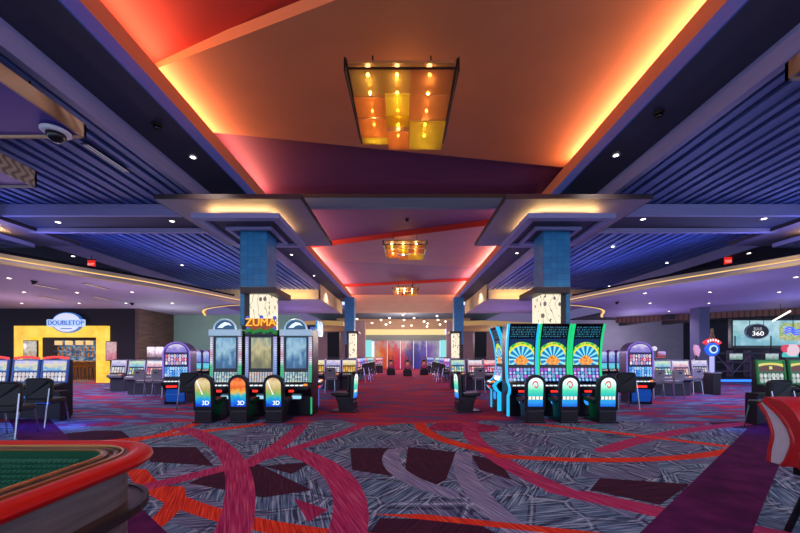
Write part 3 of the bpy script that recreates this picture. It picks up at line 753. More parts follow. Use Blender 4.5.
# ---- tall portrait slot of the left bank
LPROF = [(0,0),(0,.5),(-.1,.56),(-.16,.68),(-.16,.74),(.02,.8),(.05,1.1),(.06,2.12)]
def make_tall(kind):
    def mk():
        t = thing('slot_machine', '', 'slot machine'); w = .81
        cabinet(t, LPROF, w, .62)
        a = face_panel(LPROF, MB(), -.3, .3, .8, 1.96, .004, .02, 4); a.build('bezel', mat('bezel_gloss','#08080c',.12), t)
        pals = {'blue': [(.0,'#16305c'),(.35,'#3f6f9c'),(.6,'#9cc4d8'),(.85,'#4a86b8'),(1.,'#28507c')], 'gold': [(.0,'#3a4038'),(.4,'#8f8a5c'),(.6,'#c8bc88'),(.8,'#7c9488'),(1.,'#485c60')]}
        sc = face_panel(LPROF, MB(), -.245, .245, 1.17, 1.93, .01, .012, 2)
        sc.build('upper_screen', art('art_portrait_'+kind, -.245,.245,1.17,1.93, scene(pals[kind], 3.0 if kind=='blue' else 9.0), .95), t)
        sc = face_panel(LPROF, MB(), -.29, .29, .83, 1.08, .01, .012, 2)
        sc.build('lower_screen', art('art_lower_'+kind, -.29,.29,.83,1.08, reels(9,5,['#c8e0e8','#88b0c8','#e8e8d8','#6890a8','#b8d8c0'] if kind=='blue' else ['#e8dcc0','#c8b8d8','#a8c8c8','#e8a8a0'], '#24404c'), .9), t)
        led = mat('led_column_'+('a' if kind=='blue' else 'b'), '#222222', .3, es=1.1, ef=lambda nt,x,y,z: mixc(nt, (z*22.0).fract().lt(.25),
              ramp(nt, ((z-.8)/1.2).clamp(), [(.0,'#18b060'),(.35,'#28c880'),(.45,'#e8e0f0'),(.6,'#d890a8'),(.75,'#e8e4f4'),(1.,'#b8b0d0')] if kind=='blue' else [(.0,'#5a70c8'),(.4,'#8ca8e8'),(.7,'#c8d0f8'),(1.,'#a890d8')]), (.05,.05,.07)))
        for s in (-1,1): face_panel(LPROF, MB(), s*.35-.035, s*.35+.035, .82, 1.95, .02, .03, 3).build('side_light', led, t)
        for s in (-1,1): MB().tube([(s*.31, fy(LPROF,z)-.02, z) for z in (.84,1.0,1.2,1.5,1.95)], .012, 6).build('chrome_rail', silver_m, t)
        deck(t, .74, -.22, .74)
        for s in (-1,1): MB().box(s*.385-.02, s*.385+.02, -.012, .0, .05, .46).build('foot_light', mat('foot_green','#102018',.3,emit='#20c888',es=.8 ), t)
        MB().box(-.12,.0,-.17,-.15,.6,.66).build('bill_slot', red_l, t)
        MB().prism_y(rrect(-.1,.14,.42,.5,.03,4), -.02, .0).build('card_reader', mat('card_glow','#101020',.3,emit='#a8e0ff',es=1.0), t)
        if kind == 'blue':
            MB().box(-.4,.4,-.02,.5,1.97,2.13).build('header', mat('header_silver','#b8ccd4',.3,.2,emit='#7aa8b8',es=.35), t, .012)
            e = MB().prism_y([(.27*math.cos(PI*i/14), 2.13+.25*math.sin(PI*i/14)) for i in range(15)], .0, .08).build('emblem', mat('emblem_blue','#203048',.3,emit='#2a6088',es=.6), t, .008)
            MB().tube([(.27*math.cos(PI*i/16), -.005, 2.13+.25*math.sin(PI*i/16)) for i in range(17)], .022, 6).build('emblem_ring', mat('emblem_ring_silver','#c8d8e0',.25,.5,emit='#9ac8dc',es=.5), e)
            MB().prism_y([(-.18,2.17),(-.1,2.25),(.0,2.31),(.1,2.29),(.17,2.22),(.08,2.24),(.0,2.22),(-.06,2.17)], -.014, .004).build('emblem_swoosh', mat('swoosh_white','#e8f0f4',.3,emit='#d8ecf4',es=.8), e)
        else:
            MB().box(-.36,.36,.0,.5,1.97,2.06).build('header', cab_m, t, .012)
            h = MB().prism_y([(-.34,2.1),(.34,2.1),(.37,2.28),(.3,2.4),(-.3,2.4),(-.37,2.28)], .03, .1).build('topper', mat('topper_orange','#7a3410',.4,emit='#c85a10',es=.35), t, .01)
            text('lettering','ZUMA',.27,(0,.015,2.3),(PI/2,0,0),lamp('topper_letters','#ffb428',1.3),h,.02)
            g = MB()
            for i in range(9): g.ball((-.34+.085*i, .05, 2.08+.03*math.sin(i*2.1)), .07, 8, 5)
            g.build('leaf_garland', mat('topper_green','#1c6a2c',.4,emit='#20a040',es=.4), t)
            for x,z in ((-.33,2.16),(.33,2.16),(-.33,2.42),(.33,2.42),(0,2.44)):
                MB().ball((x,.06,z), .05, 8, 5).build('marble', mat('topper_marbles','#2848a8',.2,emit='#5878e8',es=.5), h)
        return t
    return mk
# ---- lit-back gaming chair: the machine side is +y, its lit back looks at -y
def make_chair(pname, fn, es=1.2):
    def mk():
        t = thing('gaming_chair', '', 'gaming chair')
        def outline(w, z0, z1, r): return rrect(-w/2, w/2, z0, z1, r, 5)
        # shell leans forward a touch at the foot, rounded head
        b = MB(); sh = arch(.46, .26, 1.07, 10, .2)
        b.loft([[(x, .02+(z-.26)*-.06, z) for x,z in sh], [(x*.97, .12+(z-.26)*-.06, z) for x,z in sh]])
        b.build('back_shell', cab_m, t, .02)
        q = arch(.33, .36, 1.0, 10, .15)
        p_ = MB().loft([[(x, .012+(z-.26)*-.06, z) for x,z in q], [(x, .03+(z-.26)*-.06, z) for x,z in q]])
        p_.build('lit_back_panel', art('chair_'+pname, -.165,.165,.36,1.0, fn, es), t)
        MB().prism_x([(.14,.42),(.56,.42),(.6,.47),(.58,.52),(.14,.5)], -.24, .24).build('seat', mat('seat_leather','#14141a',.45), t, .02)
        MB().prism_x([(.12,.52),(.2,.52),(.16,.98),(.1,.98)], -.18, .18).build('backrest_pad', mat('seat_leather','#14141a',.45), t, .02)
        MB().prism_x([(.0,0),(.0,.27),(.14,.4),(.5,.42),(.42,.2),(.4,0)], -.19, .19).build('pedestal', cab_m, t, .015)
        MB().box(-.22,.22,-.04,.62,0,.035).build('base_plate', mat('base_plate_steel','#2c2c34',.35,.7), t, .006)
        return t
    return mk
def seat3d(nt, u, v):                          # scenic at the head, water and a blue band at the foot
    n = noise(nt, vec(nt,u,v,1.0), 5, 3)
    top = ramp(nt, (v + (n-.5)*.35).clamp(), [(.0,'#0c3cb8'),(.16,'#1870e0'),(.3,'#30a8c0'),(.42,'#6cb060'),(.6,'#b8a468'),(.85,'#dcc898'),(1.,'#b89868')])
    ray = ((u*1.6 + v - 1.15).abs().lt(.035) + (u*1.1 + v - .98).abs().lt(.025)).clamp()*v.gt(.42)
    return mixc(nt, ray, top, (.95,.95,.9))
def seat3d_b(nt, u, v):
    n = noise(nt, vec(nt,u,v,4.0), 5, 3)
    return ramp(nt, (v + (n-.5)*.3).clamp(), [(.0,'#0c3cb8'),(.2,'#1874e0'),(.38,'#28b0b8'),(.52,'#e0b048'),(.66,'#d85828'),(.82,'#f08848'),(1.,'#c84828')])
def seat_w(nt, u, v):                          # white to teal panel with a red swirl and a strip of little reels
    n = noise(nt, vec(nt,u,v,2.0), 4, 3); base = ramp(nt, (v+(n-.5)*.2).clamp(), [(.0,'#1060d0'),(.14,'#3090e8'),(.4,'#28b8b8'),(.55,'#50d8b0'),(.75,'#c8f8e8'),(1.,'#f4ffff')])
    x, z = u-.5, v-.74; r = (x*x*.5+z*z).sqrt(); a = z.atan2(x)
    c = mixc(nt, (r-.1-a*.016).abs().lt(.024), base, hexc('#d83030'))
    k = (u*4.0).fract(); bar = (v-.3).abs().lt(.055)
    return mixc(nt, bar*(k-.5).abs().lt(.4), mixc(nt, bar, c, hexc('#101828')), hexc('#f0f0e0'))
CH_A, CH_B, CH_W = Kind(make_chair('scenic', seat3d)), Kind(make_chair('sunset', seat3d_b)), Kind(make_chair('teal', seat_w))
def lettering_3d(o):
    m = lamp('white_glow','#ffffff',1.4); text('lettering','3D',.13,(.06,-.008,.44),(PI/2,0,0),m,o,.003)
TB, TG = Kind(make_tall('blue')), Kind(make_tall('gold'))
GL = 'three tall slots of the left bank'
TB.put((xat(224.5,8.6), 8.62, 0), 0, 'tall slot machine with round emblem, left of the orange topped one', GL)
TG.put((xat(260,8.6), 8.62, 0), 0, 'tall slot machine with orange lettered topper, middle of the left bank', GL)
TB.put((xat(295.5,8.6), 8.62, 0), 0, 'tall slot machine with round emblem, right of the orange topped one', GL)
GC = 'lit back chairs of the left bank'
first = True
for px, kd, lb in ((204.5,CH_A,'chair with sand coloured lit back and 3D mark, leftmost before the left bank'),(239.5,CH_B,'chair with orange sunset lit back and 3D mark before the left bank'),(274.5,CH_A,'chair with sand coloured lit back and 3D mark, right of the sunset chair')):
    if kd.o is None:
        o = kd.put((0,0,0),0,''); lettering_3d(o)
    if not kd.o['label']:
        o = kd.o; o.location = (xat(px,7.78),7.72,0); o['label'] = lb; o['group'] = GC
    else: kd.put((xat(px,7.78),7.72,0), 0, lb, GC)

# ---- curved, edge-lit slot of the right bank
RPROF = [(0,0),(0,.5),(-.08,.56),(-.14,.68),(-.14,.74),(.04,.8),(.1,.95),(.13,1.15),(.13,1.4),(.11,1.65),(.07,1.9),(.0,2.12),(-.06,2.27)]
def make_curve(edge_col, kind):
    def mk():
        t = thing('slot_machine', '', 'slot machine'); w = .70
        cabinet(t, RPROF, w, .6)
        ed = mat('edge_light_'+kind, '#101418', .3, emit=edge_col, es=1.25)
        for s in (-1,1):
            P = [(s*(w/2+.012), fy(RPROF,z)-.03, z) for z in (.0,.3,.5,.56,.68,.76,.84,.95,1.15,1.4,1.65,1.9,2.12,2.26)]
            b = MB(); b.loft([[(x-.022,y,z),(x+.022,y,z),(x+.022,y+.1,z),(x-.022,y+.1,z)] for x,y,z in P]); b.build('edge_light', ed, t)
        face_panel(RPROF, MB(), -.34,.34,.81,2.25,.005,.02,14).build('bezel', mat('bezel_gloss','#08080c',.12), t)
        face_panel(RPROF, MB(), -.31,.31,1.26,1.9,.012,.012,8).build('upper_screen', art('art_fan',-.31,.31,1.26,1.9,fan,1.15), t)
        face_panel(RPROF, MB(), -.31,.31,1.93,2.2,.012,.012,4).build('top_screen', art('art_header_'+kind,-.31,.31,1.93,2.2,marquee('#0a0c18','#3a9ab8',5,3.0),.9), t)
        face_panel(RPROF, MB(), -.32,.32,.85,1.18,.012,.012,4).build('lower_screen', art('art_low_'+kind,-.32,.32,.85,1.18,reels(7,4,['#4a68d8','#b848c8','#3ac0d8','#88a8e8','#c8d8f8'],'#182860'),1.0), t)
        deck(t, .7, -.2, .74)
        MB().box(-.16,.0,-.16,-.13,.6,.645).build('bill_slot', red_l, t)
        MB().prism_y([(.11*math.cos(PI*i/8), .38+.11*math.sin(PI*i/8)) for i in range(16)], -.02, .01).build('glow_dial', blue_l, t)
        return t
    return mk
CT, CG = Kind(make_curve('#22b4f0','cyan')), Kind(make_curve('#18c878','green'))
GR = 'edge lit curved slots of the right bank'
for i,(px,kd,lb) in enumerate(((523.5,CT,'curved slot with cyan lit edges, first of the right bank from the aisle'),(555.5,CG,'curved slot with green lit edges, middle of the right bank'),(589,CG,'curved slot with green lit edges, outer end of the right bank'))):
    o = kd.put((xat(px,8.55), 8.58, 0), 0, lb, GR)
GC = 'lit back chairs of the right bank'
for px, lb in ((534.5,'chair with white and teal lit back before the cyan edged slot'),(568.5,'chair with white and teal lit back, middle of the right bank'),(606.5,'chair with white and teal lit back, outer end of the right bank')):
    CH_W.put((xat(px,7.78),7.72,0), 0, lb, GC)
# side machines on the aisle ends of the two banks, and their chairs seen edge on
o = CT.put((2.55, 9.75, 0), -PI/2, 'cyan edged curved slot facing the middle aisle, end of the right bank', GR)
def make_end():
    t = make_curve('#4858a8','dim')()
    e = MB().box(-.36,.36,-.1,.3,2.27,2.32).build('topper_shelf', cab_m, t)
    MB().prism_y(rrect(-.33,.33,2.02,2.44,.1,5), -.16,-.1).build('topper', mat('topper_skyblue','#205890',.3,ef=lambda nt,x,y,z: ramp(nt, noise(nt,vec(nt,x,y,z),7,3),[(.3,'#1858b0'),(.5,'#38a8e8'),(.62,'#e8f4ff'),(.72,'#d85040')]),es=.9), t)
    return t
Kind(make_end).put((-2.5, 9.85, 0), PI/2, 'slot with sky blue topper facing the middle aisle, end of the left bank', 'end slots')
CH_W.put((xat(355,9.2), 9.3, 0), 1.43, 'dark chair with lit back seen edge on, right of the left bank', 'aisle end chairs')
CH_W.put((xat(457,9.2), 9.3, 0), -1.43, 'dark chair with lit back seen edge on, left of the right bank', 'aisle end chairs')

# ---- round-topped slot
def make_round(purple):
    def mk():
        t = thing('slot_machine', '', 'slot machine'); w = .78
        prof = [(0,0),(0,.42),(-.1,.5),(-.16,.62),(-.16,.68),(0,.76),(.04,1.3)]
        cabinet(t, prof, w*.86, .5)
        o_ = arch(w,.76,1.9,14,.36); MB().prism_y(o_, .03, .48).build('arched_head', mat('head_violet','#4a3870',.35,.2), t, .015)
        rim = [(x*.97, .02, z-.01) for x,z in o_[2:]]
        MB().tube([(w/2*.97,.02,.8)] + rim + [(-w/2*.97,.02,.8)], .022, 6).build('rim_light', mat('rim_violet','#302048',.3,emit='#8c70e0',es=.9), t)
        MB().box(-.31,.31,.0,.03,1.2,1.52).build('upper_screen', art('art_round_up',-.31,.31,1.2,1.52,reels(8,3,['#f0d8c0','#e85848','#88a8f0','#f0f0f0','#c858b0'],'#382c78'),1.0), t)
        MB().box(-.33,.33,.0,.03,.84,1.14).build('lower_screen', art('art_round_low',-.33,.33,.84,1.14,reels(9,3,['#70c8f8','#3890e8','#c8e8ff','#5870d8'],'#1c58b0'),1.0), t)
        MB().prism_y([(.3*math.cos(PI*i/12), 1.58+.26*math.sin(PI*i/12)) for i in range(13)], .005, .03).build('arch_glass', art('art_round_top',-.3,.3,1.56,1.86,scene([(.0,'#3858c8'),(.5,'#a890e8'),(.7,'#e8e0ff'),(1.,'#4838a0')],2.0),.8), t)
        deck(t, .66, -.2, .68)
        MB().box(-.2,.1,-.17,-.14,.52,.58).build('bill_slot', red_l, t)
        MB().prism_x([(-.06,.08),(-.12,.3),(-.06,.46),(.0,.46),(.0,.08)], -.26,.26).build('belly_panel', mat('belly_blue','#102858',.2,emit='#1858c8',es=.5), t, .02)
        return t
    return mk
RD = Kind(make_round(True))
RD.put((xat(176,10.7), 10.7, 0), .12, 'round topped violet slot machine left of the left bank', 'round topped violet slots')
RD.put((xat(640.5,10.7), 10.7, 0), -.1, 'round topped violet slot machine right of the right bank', 'round topped violet slots')
# ---- narrow triple arch machines
def make_arch():
    t = thing('slot_machine', '', 'slot machine'); w = .42
    cabinet(t, [(0,0),(0,.5),(-.08,.56),(-.08,.64),(.0,.7),(.02,1.0)], w*.95, .45)
    o_ = arch(w,.7,1.78,12); MB().prism_y(o_, .02,.4).build('arched_head', mat('head_violet','#4a3870',.35,.2), t, .01)
    q = arch(w*.72,1.12,1.7,12); MB().prism_y(q, .0,.03).build('upper_screen', art('art_arch_up',-.15,.15,1.12,1.7,scene([(.0,'#5040c0'),(.45,'#88a0e8'),(.7,'#d0e0f8'),(1.,'#6858c8')],6.0),.85), t)
    MB().box(-.16,.16,.0,.03,.74,1.06).build('lower_screen', art('art_arch_low',-.16,.16,.74,1.06,scene([(.0,'#18b0d0'),(.5,'#70e0f0'),(1.,'#2878d0')],4.0),.9), t)
    MB().tube([(x*.8,.0,z-.03) for x,z in o_[2:]], .014, 5).build('rim_light', mat('rim_pink','#402048',.3,emit='#c080e8',es=.9), t)
    deck(t, .36, -.14, .64, dep=.14)
    return t
AR = Kind(make_arch)
for side,c,d in (('left',198,19.4),('right',612,19.4)):
    for i,wd in ((-1,'left'),(0,'middle'),(1,'right')):
        AR.put((xat(c+8.0*i,d), d, 0), 0, f'{wd} one of the three narrow arched violet slots behind the {side} bank', f'narrow arched slots behind the {side} bank')
# ---- small two-screen slot, several artworks
SPROF = [(0,0),(0,.5),(-.1,.56),(-.16,.62),(-.16,.68),(.0,.74),(.06,1.0),(.1,1.32)]
def make_small(kind, pal1, pal2, bg, body='#3e3c4a', edge='#b8a8d8', w=.62, es=.95):
    def mk():
        t = thing('slot_machine', '', 'slot machine')
        cabinet(t, SPROF, w, .5, mat('body_'+kind, body, .35, .2))
        face_panel(SPROF, MB(), -w/2+.03,w/2-.03,1.05,1.28,.006,.02).build('upper_screen', art('art_su_'+kind,-w/2,w/2,1.05,1.28,scene(pal1,1.0+len(kind),2.4,.8),es), t)
        face_panel(SPROF, MB(), -w/2+.04,w/2-.04,.77,1.0,.006,.02).build('lower_screen', art('art_sl_'+kind,-w/2+.04,w/2-.04,.77,1.0,reels(5,3,pal2,bg,float(len(kind))),es), t)
        for s in (-1,1): face_panel(SPROF, MB(), s*(w/2-.012)-.012, s*(w/2-.012)+.012,.76,1.3,.012,.03,2).build('edge_light', mat('edge_'+kind,'#222230',.3,emit=edge,es=.9), t)
        deck(t, w*.94, -.2, .66, mat('deck_grey','#75757f',.35,.3), .18)
        return t
    return mk
S_SKY = Kind(make_small('sky',[(.0,'#3878c8'),(.4,'#88c8d8'),(.6,'#d8e8b8'),(1.,'#58a8c8')],['#e8d858','#58b8d8','#f0f0e0','#68c078'],'#285888'))
S_PNK = Kind(make_small('pink',[(.0,'#a05088'),(.4,'#e8b8c8'),(.6,'#f4f0f0'),(1.,'#88a8d8')],['#f0b088','#e86860','#f8f0d8','#b880c8'],'#584070'))
S_LAV = Kind(make_small('lavend',[(.0,'#5868c0'),(.5,'#c8c0e8'),(.7,'#f0e8f0'),(1.,'#8878c8')],['#e8d8b0','#c0c8e8','#d8a858','#f4f4f4'],'#4c4880'))
S_GLD = Kind(make_small('golden',[(.0,'#886038'),(.4,'#e8d088'),(.6,'#f8f0d0'),(1.,'#c8a058')],['#f0d060','#e8b848','#f8f0c8','#d88838'],'#685028'))
S_BLU = Kind(make_small('indigo',[(.0,'#2838a8'),(.4,'#5878e0'),(.6,'#c8d8f8'),(1.,'#4050c8')],['#d858a0','#58a8f0','#f0f0f8','#7068e0'],'#202868','#3c3a68','#5878f0'))
S_RED = Kind(make_small('crimson',[(.0,'#b82838'),(.4,'#f06878'),(.6,'#f8d8d8'),(1.,'#d83850')],['#f0c0c8','#e84858','#f8f0f0','#b868d8'],'#681830','#4c3848','#f05878'))
# grey casino chair with a hand slot
def make_gchair():
    t = thing('casino_chair', '', 'chair')
    b = MB(); o_ = rrect(-.22,.22,.62,1.0,.07,5)
    b.loft([[(x, .0+.05*(1-(x/.22)**2)*-1, z) for x,z in o_],[(x, .06-.05*(1-(x/.22)**2), z) for x,z in o_]])
    b.build('backrest', mat('grey_vinyl','#8f8a94',.5), t, .012)
    MB().prism_y(rrect(-.06,.06,.86,.91,.02,4), -.064,-.05).build('hand_slot', black_m, t)
    MB().prism_z(rrect(-.22,.22,.04,.48,.08,5), .5,.6).build('seat', mat('grey_vinyl','#8f8a94',.5), t, .02)
    for sx in (-.18,.18):
        MB().tube([(sx,.02,.98),(sx,.03,.5),(sx*1.1,-.02,0)], .016,6).build('leg', chrome_m, t)
        MB().tube([(sx,.44,.5),(sx*1.1,.5,0)], .016,6).build('leg', chrome_m, t)
    return t
GCH = Kind(make_gchair)
# right row
GRR = 'small slots in the right row'
for px,d,k,lb in ((664,12.9,S_SKY,'small sky blue slot right beside the round topped violet slot'),(682,12.9,S_PNK,'small pink screened slot, middle of the right row'),(701,14.0,S_LAV,'small lavender slot under the round blue wheel sign')):
    k.put((xat(px,d), d, 0), 0, lb, GRR)
for px,d,lb in ((659,11.9,'light grey chair before the small sky blue slot'),(679,12.1,'light grey chair before the pink screened slot'),(698,13.2,'light grey chair before the small lavender slot')):
    GCH.put((xat(px,d), d, 0), .1, lb, 'light grey chairs in the right row')
# left row
GRL = 'small slots in the left row'
for px,d,k,lb in ((117.5,14.4,S_LAV,'small lavender slot beside the pink poster stand'),(135.5,13.3,S_SKY,'small sky blue slot, middle of the left row'),(153.5,13.3,S_PNK,'small pink slot under the twin poster topper')):
    k.put((xat(px,d), d, 0), 0, lb, GRL)
for px,d,lb in ((139,12.3,'light grey chair before the sky blue slot of the left row'),(157,12.3,'light grey chair before the pink slot of the left row')):
    GCH.put((xat(px,d), d, 0), -.1, lb, 'light grey chairs in the left row')
# middle distance clusters either side of the aisle
for px,d,k,lb in ((317.5,15.6,S_GLD,'small golden slot behind the left bank, first towards the aisle'),(333,15.0,S_LAV,'small pale slot under the black sign box, left of the aisle'),(349,15.2,S_GLD,'small golden slot at the left edge of the aisle'),
                  (458,15.4,S_SKY,'small pale blue slot at the right edge of the aisle'),(475.5,15.0,S_PNK,'small pink slot under the black sign box, right of the aisle'),(491,15.2,S_RED,'small red slot behind the right bank')):
    k.put((xat(px,d), d, 0), 0, lb, 'small slots halfway down the middle aisle')
for px,d,lb in ((330,13.9,'grey chair halfway down, left of the aisle'),(480,13.9,'grey chair halfway down, right of the aisle')):
    GCH.put((xat(px,d), d, 0), 0, lb, 'grey chairs halfway down the aisle')
# ================================================================ toppers and signs standing on the small slots
def box_sign(px, d, z0, wpx, h, lb):
    w2 = wpx*d/F/2; t = thing('topper_box', lb, 'sign box', (xat(px,d), d+.25, z0))
    MB().box(-w2,w2,-.2,.2,.12,h).build('box_body', mat('matte_black','#0a0a0e',.6), t, .015)
    for s in (-1,1): MB().tube([(s*w2*.6,0,0),(s*w2*.6,0,.14)], .025, 6).build('post', bronze_m, t)
    b = MB()
    for i in range(5): b.ball((-w2*.8+w2*1.6*i/4, -.12, .06), .07, 8, 5)
    b.build('ornament_row', mat('ornament_dark','#3a3444',.3,.4), t)
box_sign(333,15.0,1.33,12,1.16,'black box sign on the pale slot left of the aisle')
box_sign(481,15.0,1.33,12,1.16,'black box sign on the pink slot right of the aisle')
def twin_poster(px, d, z0):
    t = thing('poster_topper', 'twin pale picture topper standing on the pink slot of the left row', 'sign', (xat(px,d), d+.2, z0))
    for i,s in enumerate((-1,1)):
        MB().prism_y(rrect(s*.17-.15,s*.17+.15,.1,.5,.03,3), -.03,.03).build('picture', art(f'twin_{i}',s*.17-.15,s*.17+.15,.1,.5,scene([(.0,'#6c4868'),(.4,'#c89cb0'),(.6,'#f0e8e8'),(1.,'#7888b8')],3.0+i),.7), t)
    MB().box(-.3,.3,-.05,.05,0,.1).build('base', cab_m, t)
twin_poster(152,13.5,1.32)
def toy_sign(px, d, z0):
    t = thing('slot_topper', 'red lettered topper with a small white globe on the sky blue slot', 'sign', (xat(px,d), d+.2, z0))
    MB().prism_y(rrect(-.05,.26,.05,.32,.05,4), -.04,.04).build('red_plate', art('toy_red',-.05,.26,.05,.32,marquee('#58141c','#f05848',3,5.0),.9), t)
    MB().ball((-.14,0,.42), .09, 10,6).build('globe', lamp('globe_white','#f0f0ff',.8), t)
    MB().tube([(-.14,0,0),(-.14,0,.36)], .03,6).build('post', mat('green_post','#2c6048',.4), t)
    MB().box(-.3,.3,-.05,.05,0,.06).build('base', cab_m, t)
toy_sign(662,12.9,1.32)
def wheel_sign(px, d):
    t = thing('wheel_sign', 'round blue wheel sign with red lettered crown on a post', 'sign', (xat(px,d), d, 0))
    def disc(r, n=20): return [(r*math.cos(2*PI*i/n), 1.5+.22+r*math.sin(2*PI*i/n)) for i in range(n)]
    w_ = MB().prism_y(disc(.25), -.06,.06).build('wheel', mat('wheel_blue','#1048a8',.3,emit='#1860d8',es=.8), t, .01)
    MB().prism_y(disc(.16), -.075,-.055).build('inner_ring', mat('wheel_pale','#c8e0f8',.3,emit='#a8d8f8',es=.8), w_)
    MB().prism_y(disc(.11), -.085,-.07).build('hub', mat('wheel_navy','#102040',.3,emit='#183878',es=.6), w_)
    b = MB(); pts = [(.29*math.cos(a), 1.72+.29*math.sin(a)) for a in [PI*.2+PI*.6*i/10 for i in range(11)]]
    q = [(.42*math.cos(a), 1.72+.42*math.sin(a)) for a in [PI*.8-PI*.6*i/10 for i in range(11)]]
    c = b.prism_y(pts+q, -.05,.05).build('crown_arc', mat('crown_red','#a01c24',.3,emit='#e02c30',es=.9), t)
    b = MB()
    for i in range(5):
        a = PI*.68 - PI*.09*i; x, z = .355*math.cos(a), 1.72+.355*math.sin(a); b.box(x-.022,x+.022,-.058,-.045,z-.04,z+.04)
    b.build('light_bars', lamp('white_glow','#ffffff',1.4), c)
    MB().lathe([(.1,2.12),(.08,2.22),(.05,2.32),(.05,2.5),(.001,2.52)], n=10).build('tower_light', mat('tower_brass','#705438',.4,.5), t)
    MB().box(-.06,.06,-.04,.05,0,1.45).build('post', mat('post_bluewhite','#c8d0e8',.3,emit='#b0b8f0',es=.3), t)
    MB().box(-.15,.17,-.2,.2,0,.8).build('kiosk_body', cab_m, t, .02)
    MB().box(-.17,.19,-.22,.22,.8,.84).build('kiosk_top', mat('kiosk_grey','#77747e',.4), t)
wheel_sign(712,13.4)
t = thing('wall_statue_sign','small white and red figure shaped sign beside the grey column','sign',(xat(698,17.5),17.6,0))
MB().tube([(0,0,0),(0,0,1.6)], .04).build('post', black_m, t)
MB().prism_y([(-.06,1.5),(.1,1.42),(.18,1.75),(.08,1.98),(-.1,2.02),(-.14,1.8)], -.05,.05).build('sign_plate', mat('plate_pale','#c8a0a8',.4,emit='#e8a0a8',es=.4), t, .01)
# poster stands of the left side
def poster_stand(px, d, w_, h0, h1, pal, lb, sd):
    t = thing('poster_stand', lb, 'poster stand', (xat(px,d), d, 0))
    MB().box(-w_/2,w_/2,-.03,.03,h0,h1).build('frame', bronze_m, t)
    MB().box(-w_/2+.03,w_/2-.03,-.04,-.02,h0+.03,h1-.03).build('poster', art('poster_'+str(sd),-w_/2,w_/2,h0,h1,scene(pal,sd,2.5,1.0),.75), t)
    MB().box(-.05,.05,-.02,.04,0,h0).build('post', bronze_m, t); MB().lathe([(.25,0),(.25,.03),(.03,.06),(.001,.06)], n=14).build('base', bronze_m, t)
poster_stand(112,15.2,.5,1.25,2.1,[(.0,'#a83860'),(.4,'#e88898'),(.6,'#f0c8c8'),(1.,'#c05868')],'pink poster on a stand right of the gold doorway',11.0)
poster_stand(31,15.5,.62,1.2,2.15,[(.0,'#584838'),(.4,'#b89c78'),(.6,'#e8e0d0'),(1.,'#705848')],'sepia poster on a stand before the gold doorway left pillar',12.0)

# ================================================================ console slots at the near left and right
CPROF = [(0,0),(0,.62),(-.28,.68),(-.3,.76),(.0,.82),(.03,1.1),(.06,1.39)]
def make_console(kind, frame, pal, bg, low, stars):
    def mk():
        t = thing('slot_machine','','slot machine'); w = .64
        cabinet(t, CPROF, w, .16, cab_m)
        fm = mat('frame_'+kind, '#20242c', .3, emit=frame, es=.42)
        b = MB()
        for z0,z1 in ((.83,.86),(1.085,1.12),(1.365,1.39)): face_panel(CPROF,b,-w/2,w/2,z0,z1,.03,.05)
        for s in (-1,1): face_panel(CPROF,b,s*(w/2-.014)-.014,s*(w/2-.014)+.014,.83,1.39,.03,.05,3)
        b.build('frame', fm, t)
        face_panel(CPROF,MB(),-w/2+.03,w/2-.03,1.12,1.365,.012,.015).build('upper_screen', art('con_up_'+kind,-w/2+.03,w/2-.03,1.12,1.365,pal,.95), t)
        face_panel(CPROF,MB(),-w/2+.04,w/2-.04,.86,1.08,.012,.015).build('lower_screen', art('con_lo_'+kind,-w/2+.04,w/2-.04,.86,1.08,reels(6,2,low,bg,2.0,.46),.95), t)
        if stars:
            b = MB()
            for i in range(8): b.ball((-.28+.56*i/7, 0.05, 1.42+.03*math.sin(PI*i/7)), .035, 8,5)
            b.build('marquee_bulbs', lamp('marquee_red','#ff4848',1.2), t)
        MB().prism_x([(-.27,.77),(-.28,.79),(-.05,.835),(-.04,.82)], -.28,.28).build('button_deck', mat('deck_grey_dark','#4a4a54',.35,.3), t)
        return t
    return mk
def pal_green(nt,u,v):
    x, z = u-.5, v-.1; r = (x*x*.7+z*z).sqrt()
    c = mixc(nt, (r-.62).abs().lt(.1), hexc('#2c8028'), hexc('#e8d860'))
    c = mixc(nt, r.lt(.5), c, hexc('#5c2c1c'))
    return mixc(nt, x.abs().lt(.06)*(v-.35).abs().lt(.14), c, hexc('#d8e860'))
CGN = Kind(make_console('green','#1c8a3c',pal_green,'#183424',['#c8d0c8','#e0e8e0','#a8b8b0'],False))
CBL = Kind(make_console('blue','#3868d8',scene([(.0,'#3880c0'),(.35,'#88b8e0'),(.5,'#e8d898'),(.65,'#d0c8f0'),(1.,'#6890d8')],5.0,2.5),'#38405c',['#e8e8f0','#c0c0d0','#d8c8c8'],True))
CGN.put((xat(773,8.0),8.02,0),0,'green framed video slot on the right, the whole one','green framed slots on the right')
CGN.put((xat(805.5,8.0),8.02,0),0,'green framed video slot on the right, cut by the picture edge','green framed slots on the right')
CBL.put((xat(24,8.5),8.52,0),0,'blue framed slot with red bulbs, second from the right end on the left','blue framed slots on the left')
CBL.put((xat(53,8.5),8.52,0),0,'blue framed slot with red bulbs, right end of its group on the left','blue framed slots on the left')
CBL.put((xat(-7,8.5),8.52,0),0,'blue framed slot mostly beyond the left picture edge','blue framed slots on the left')
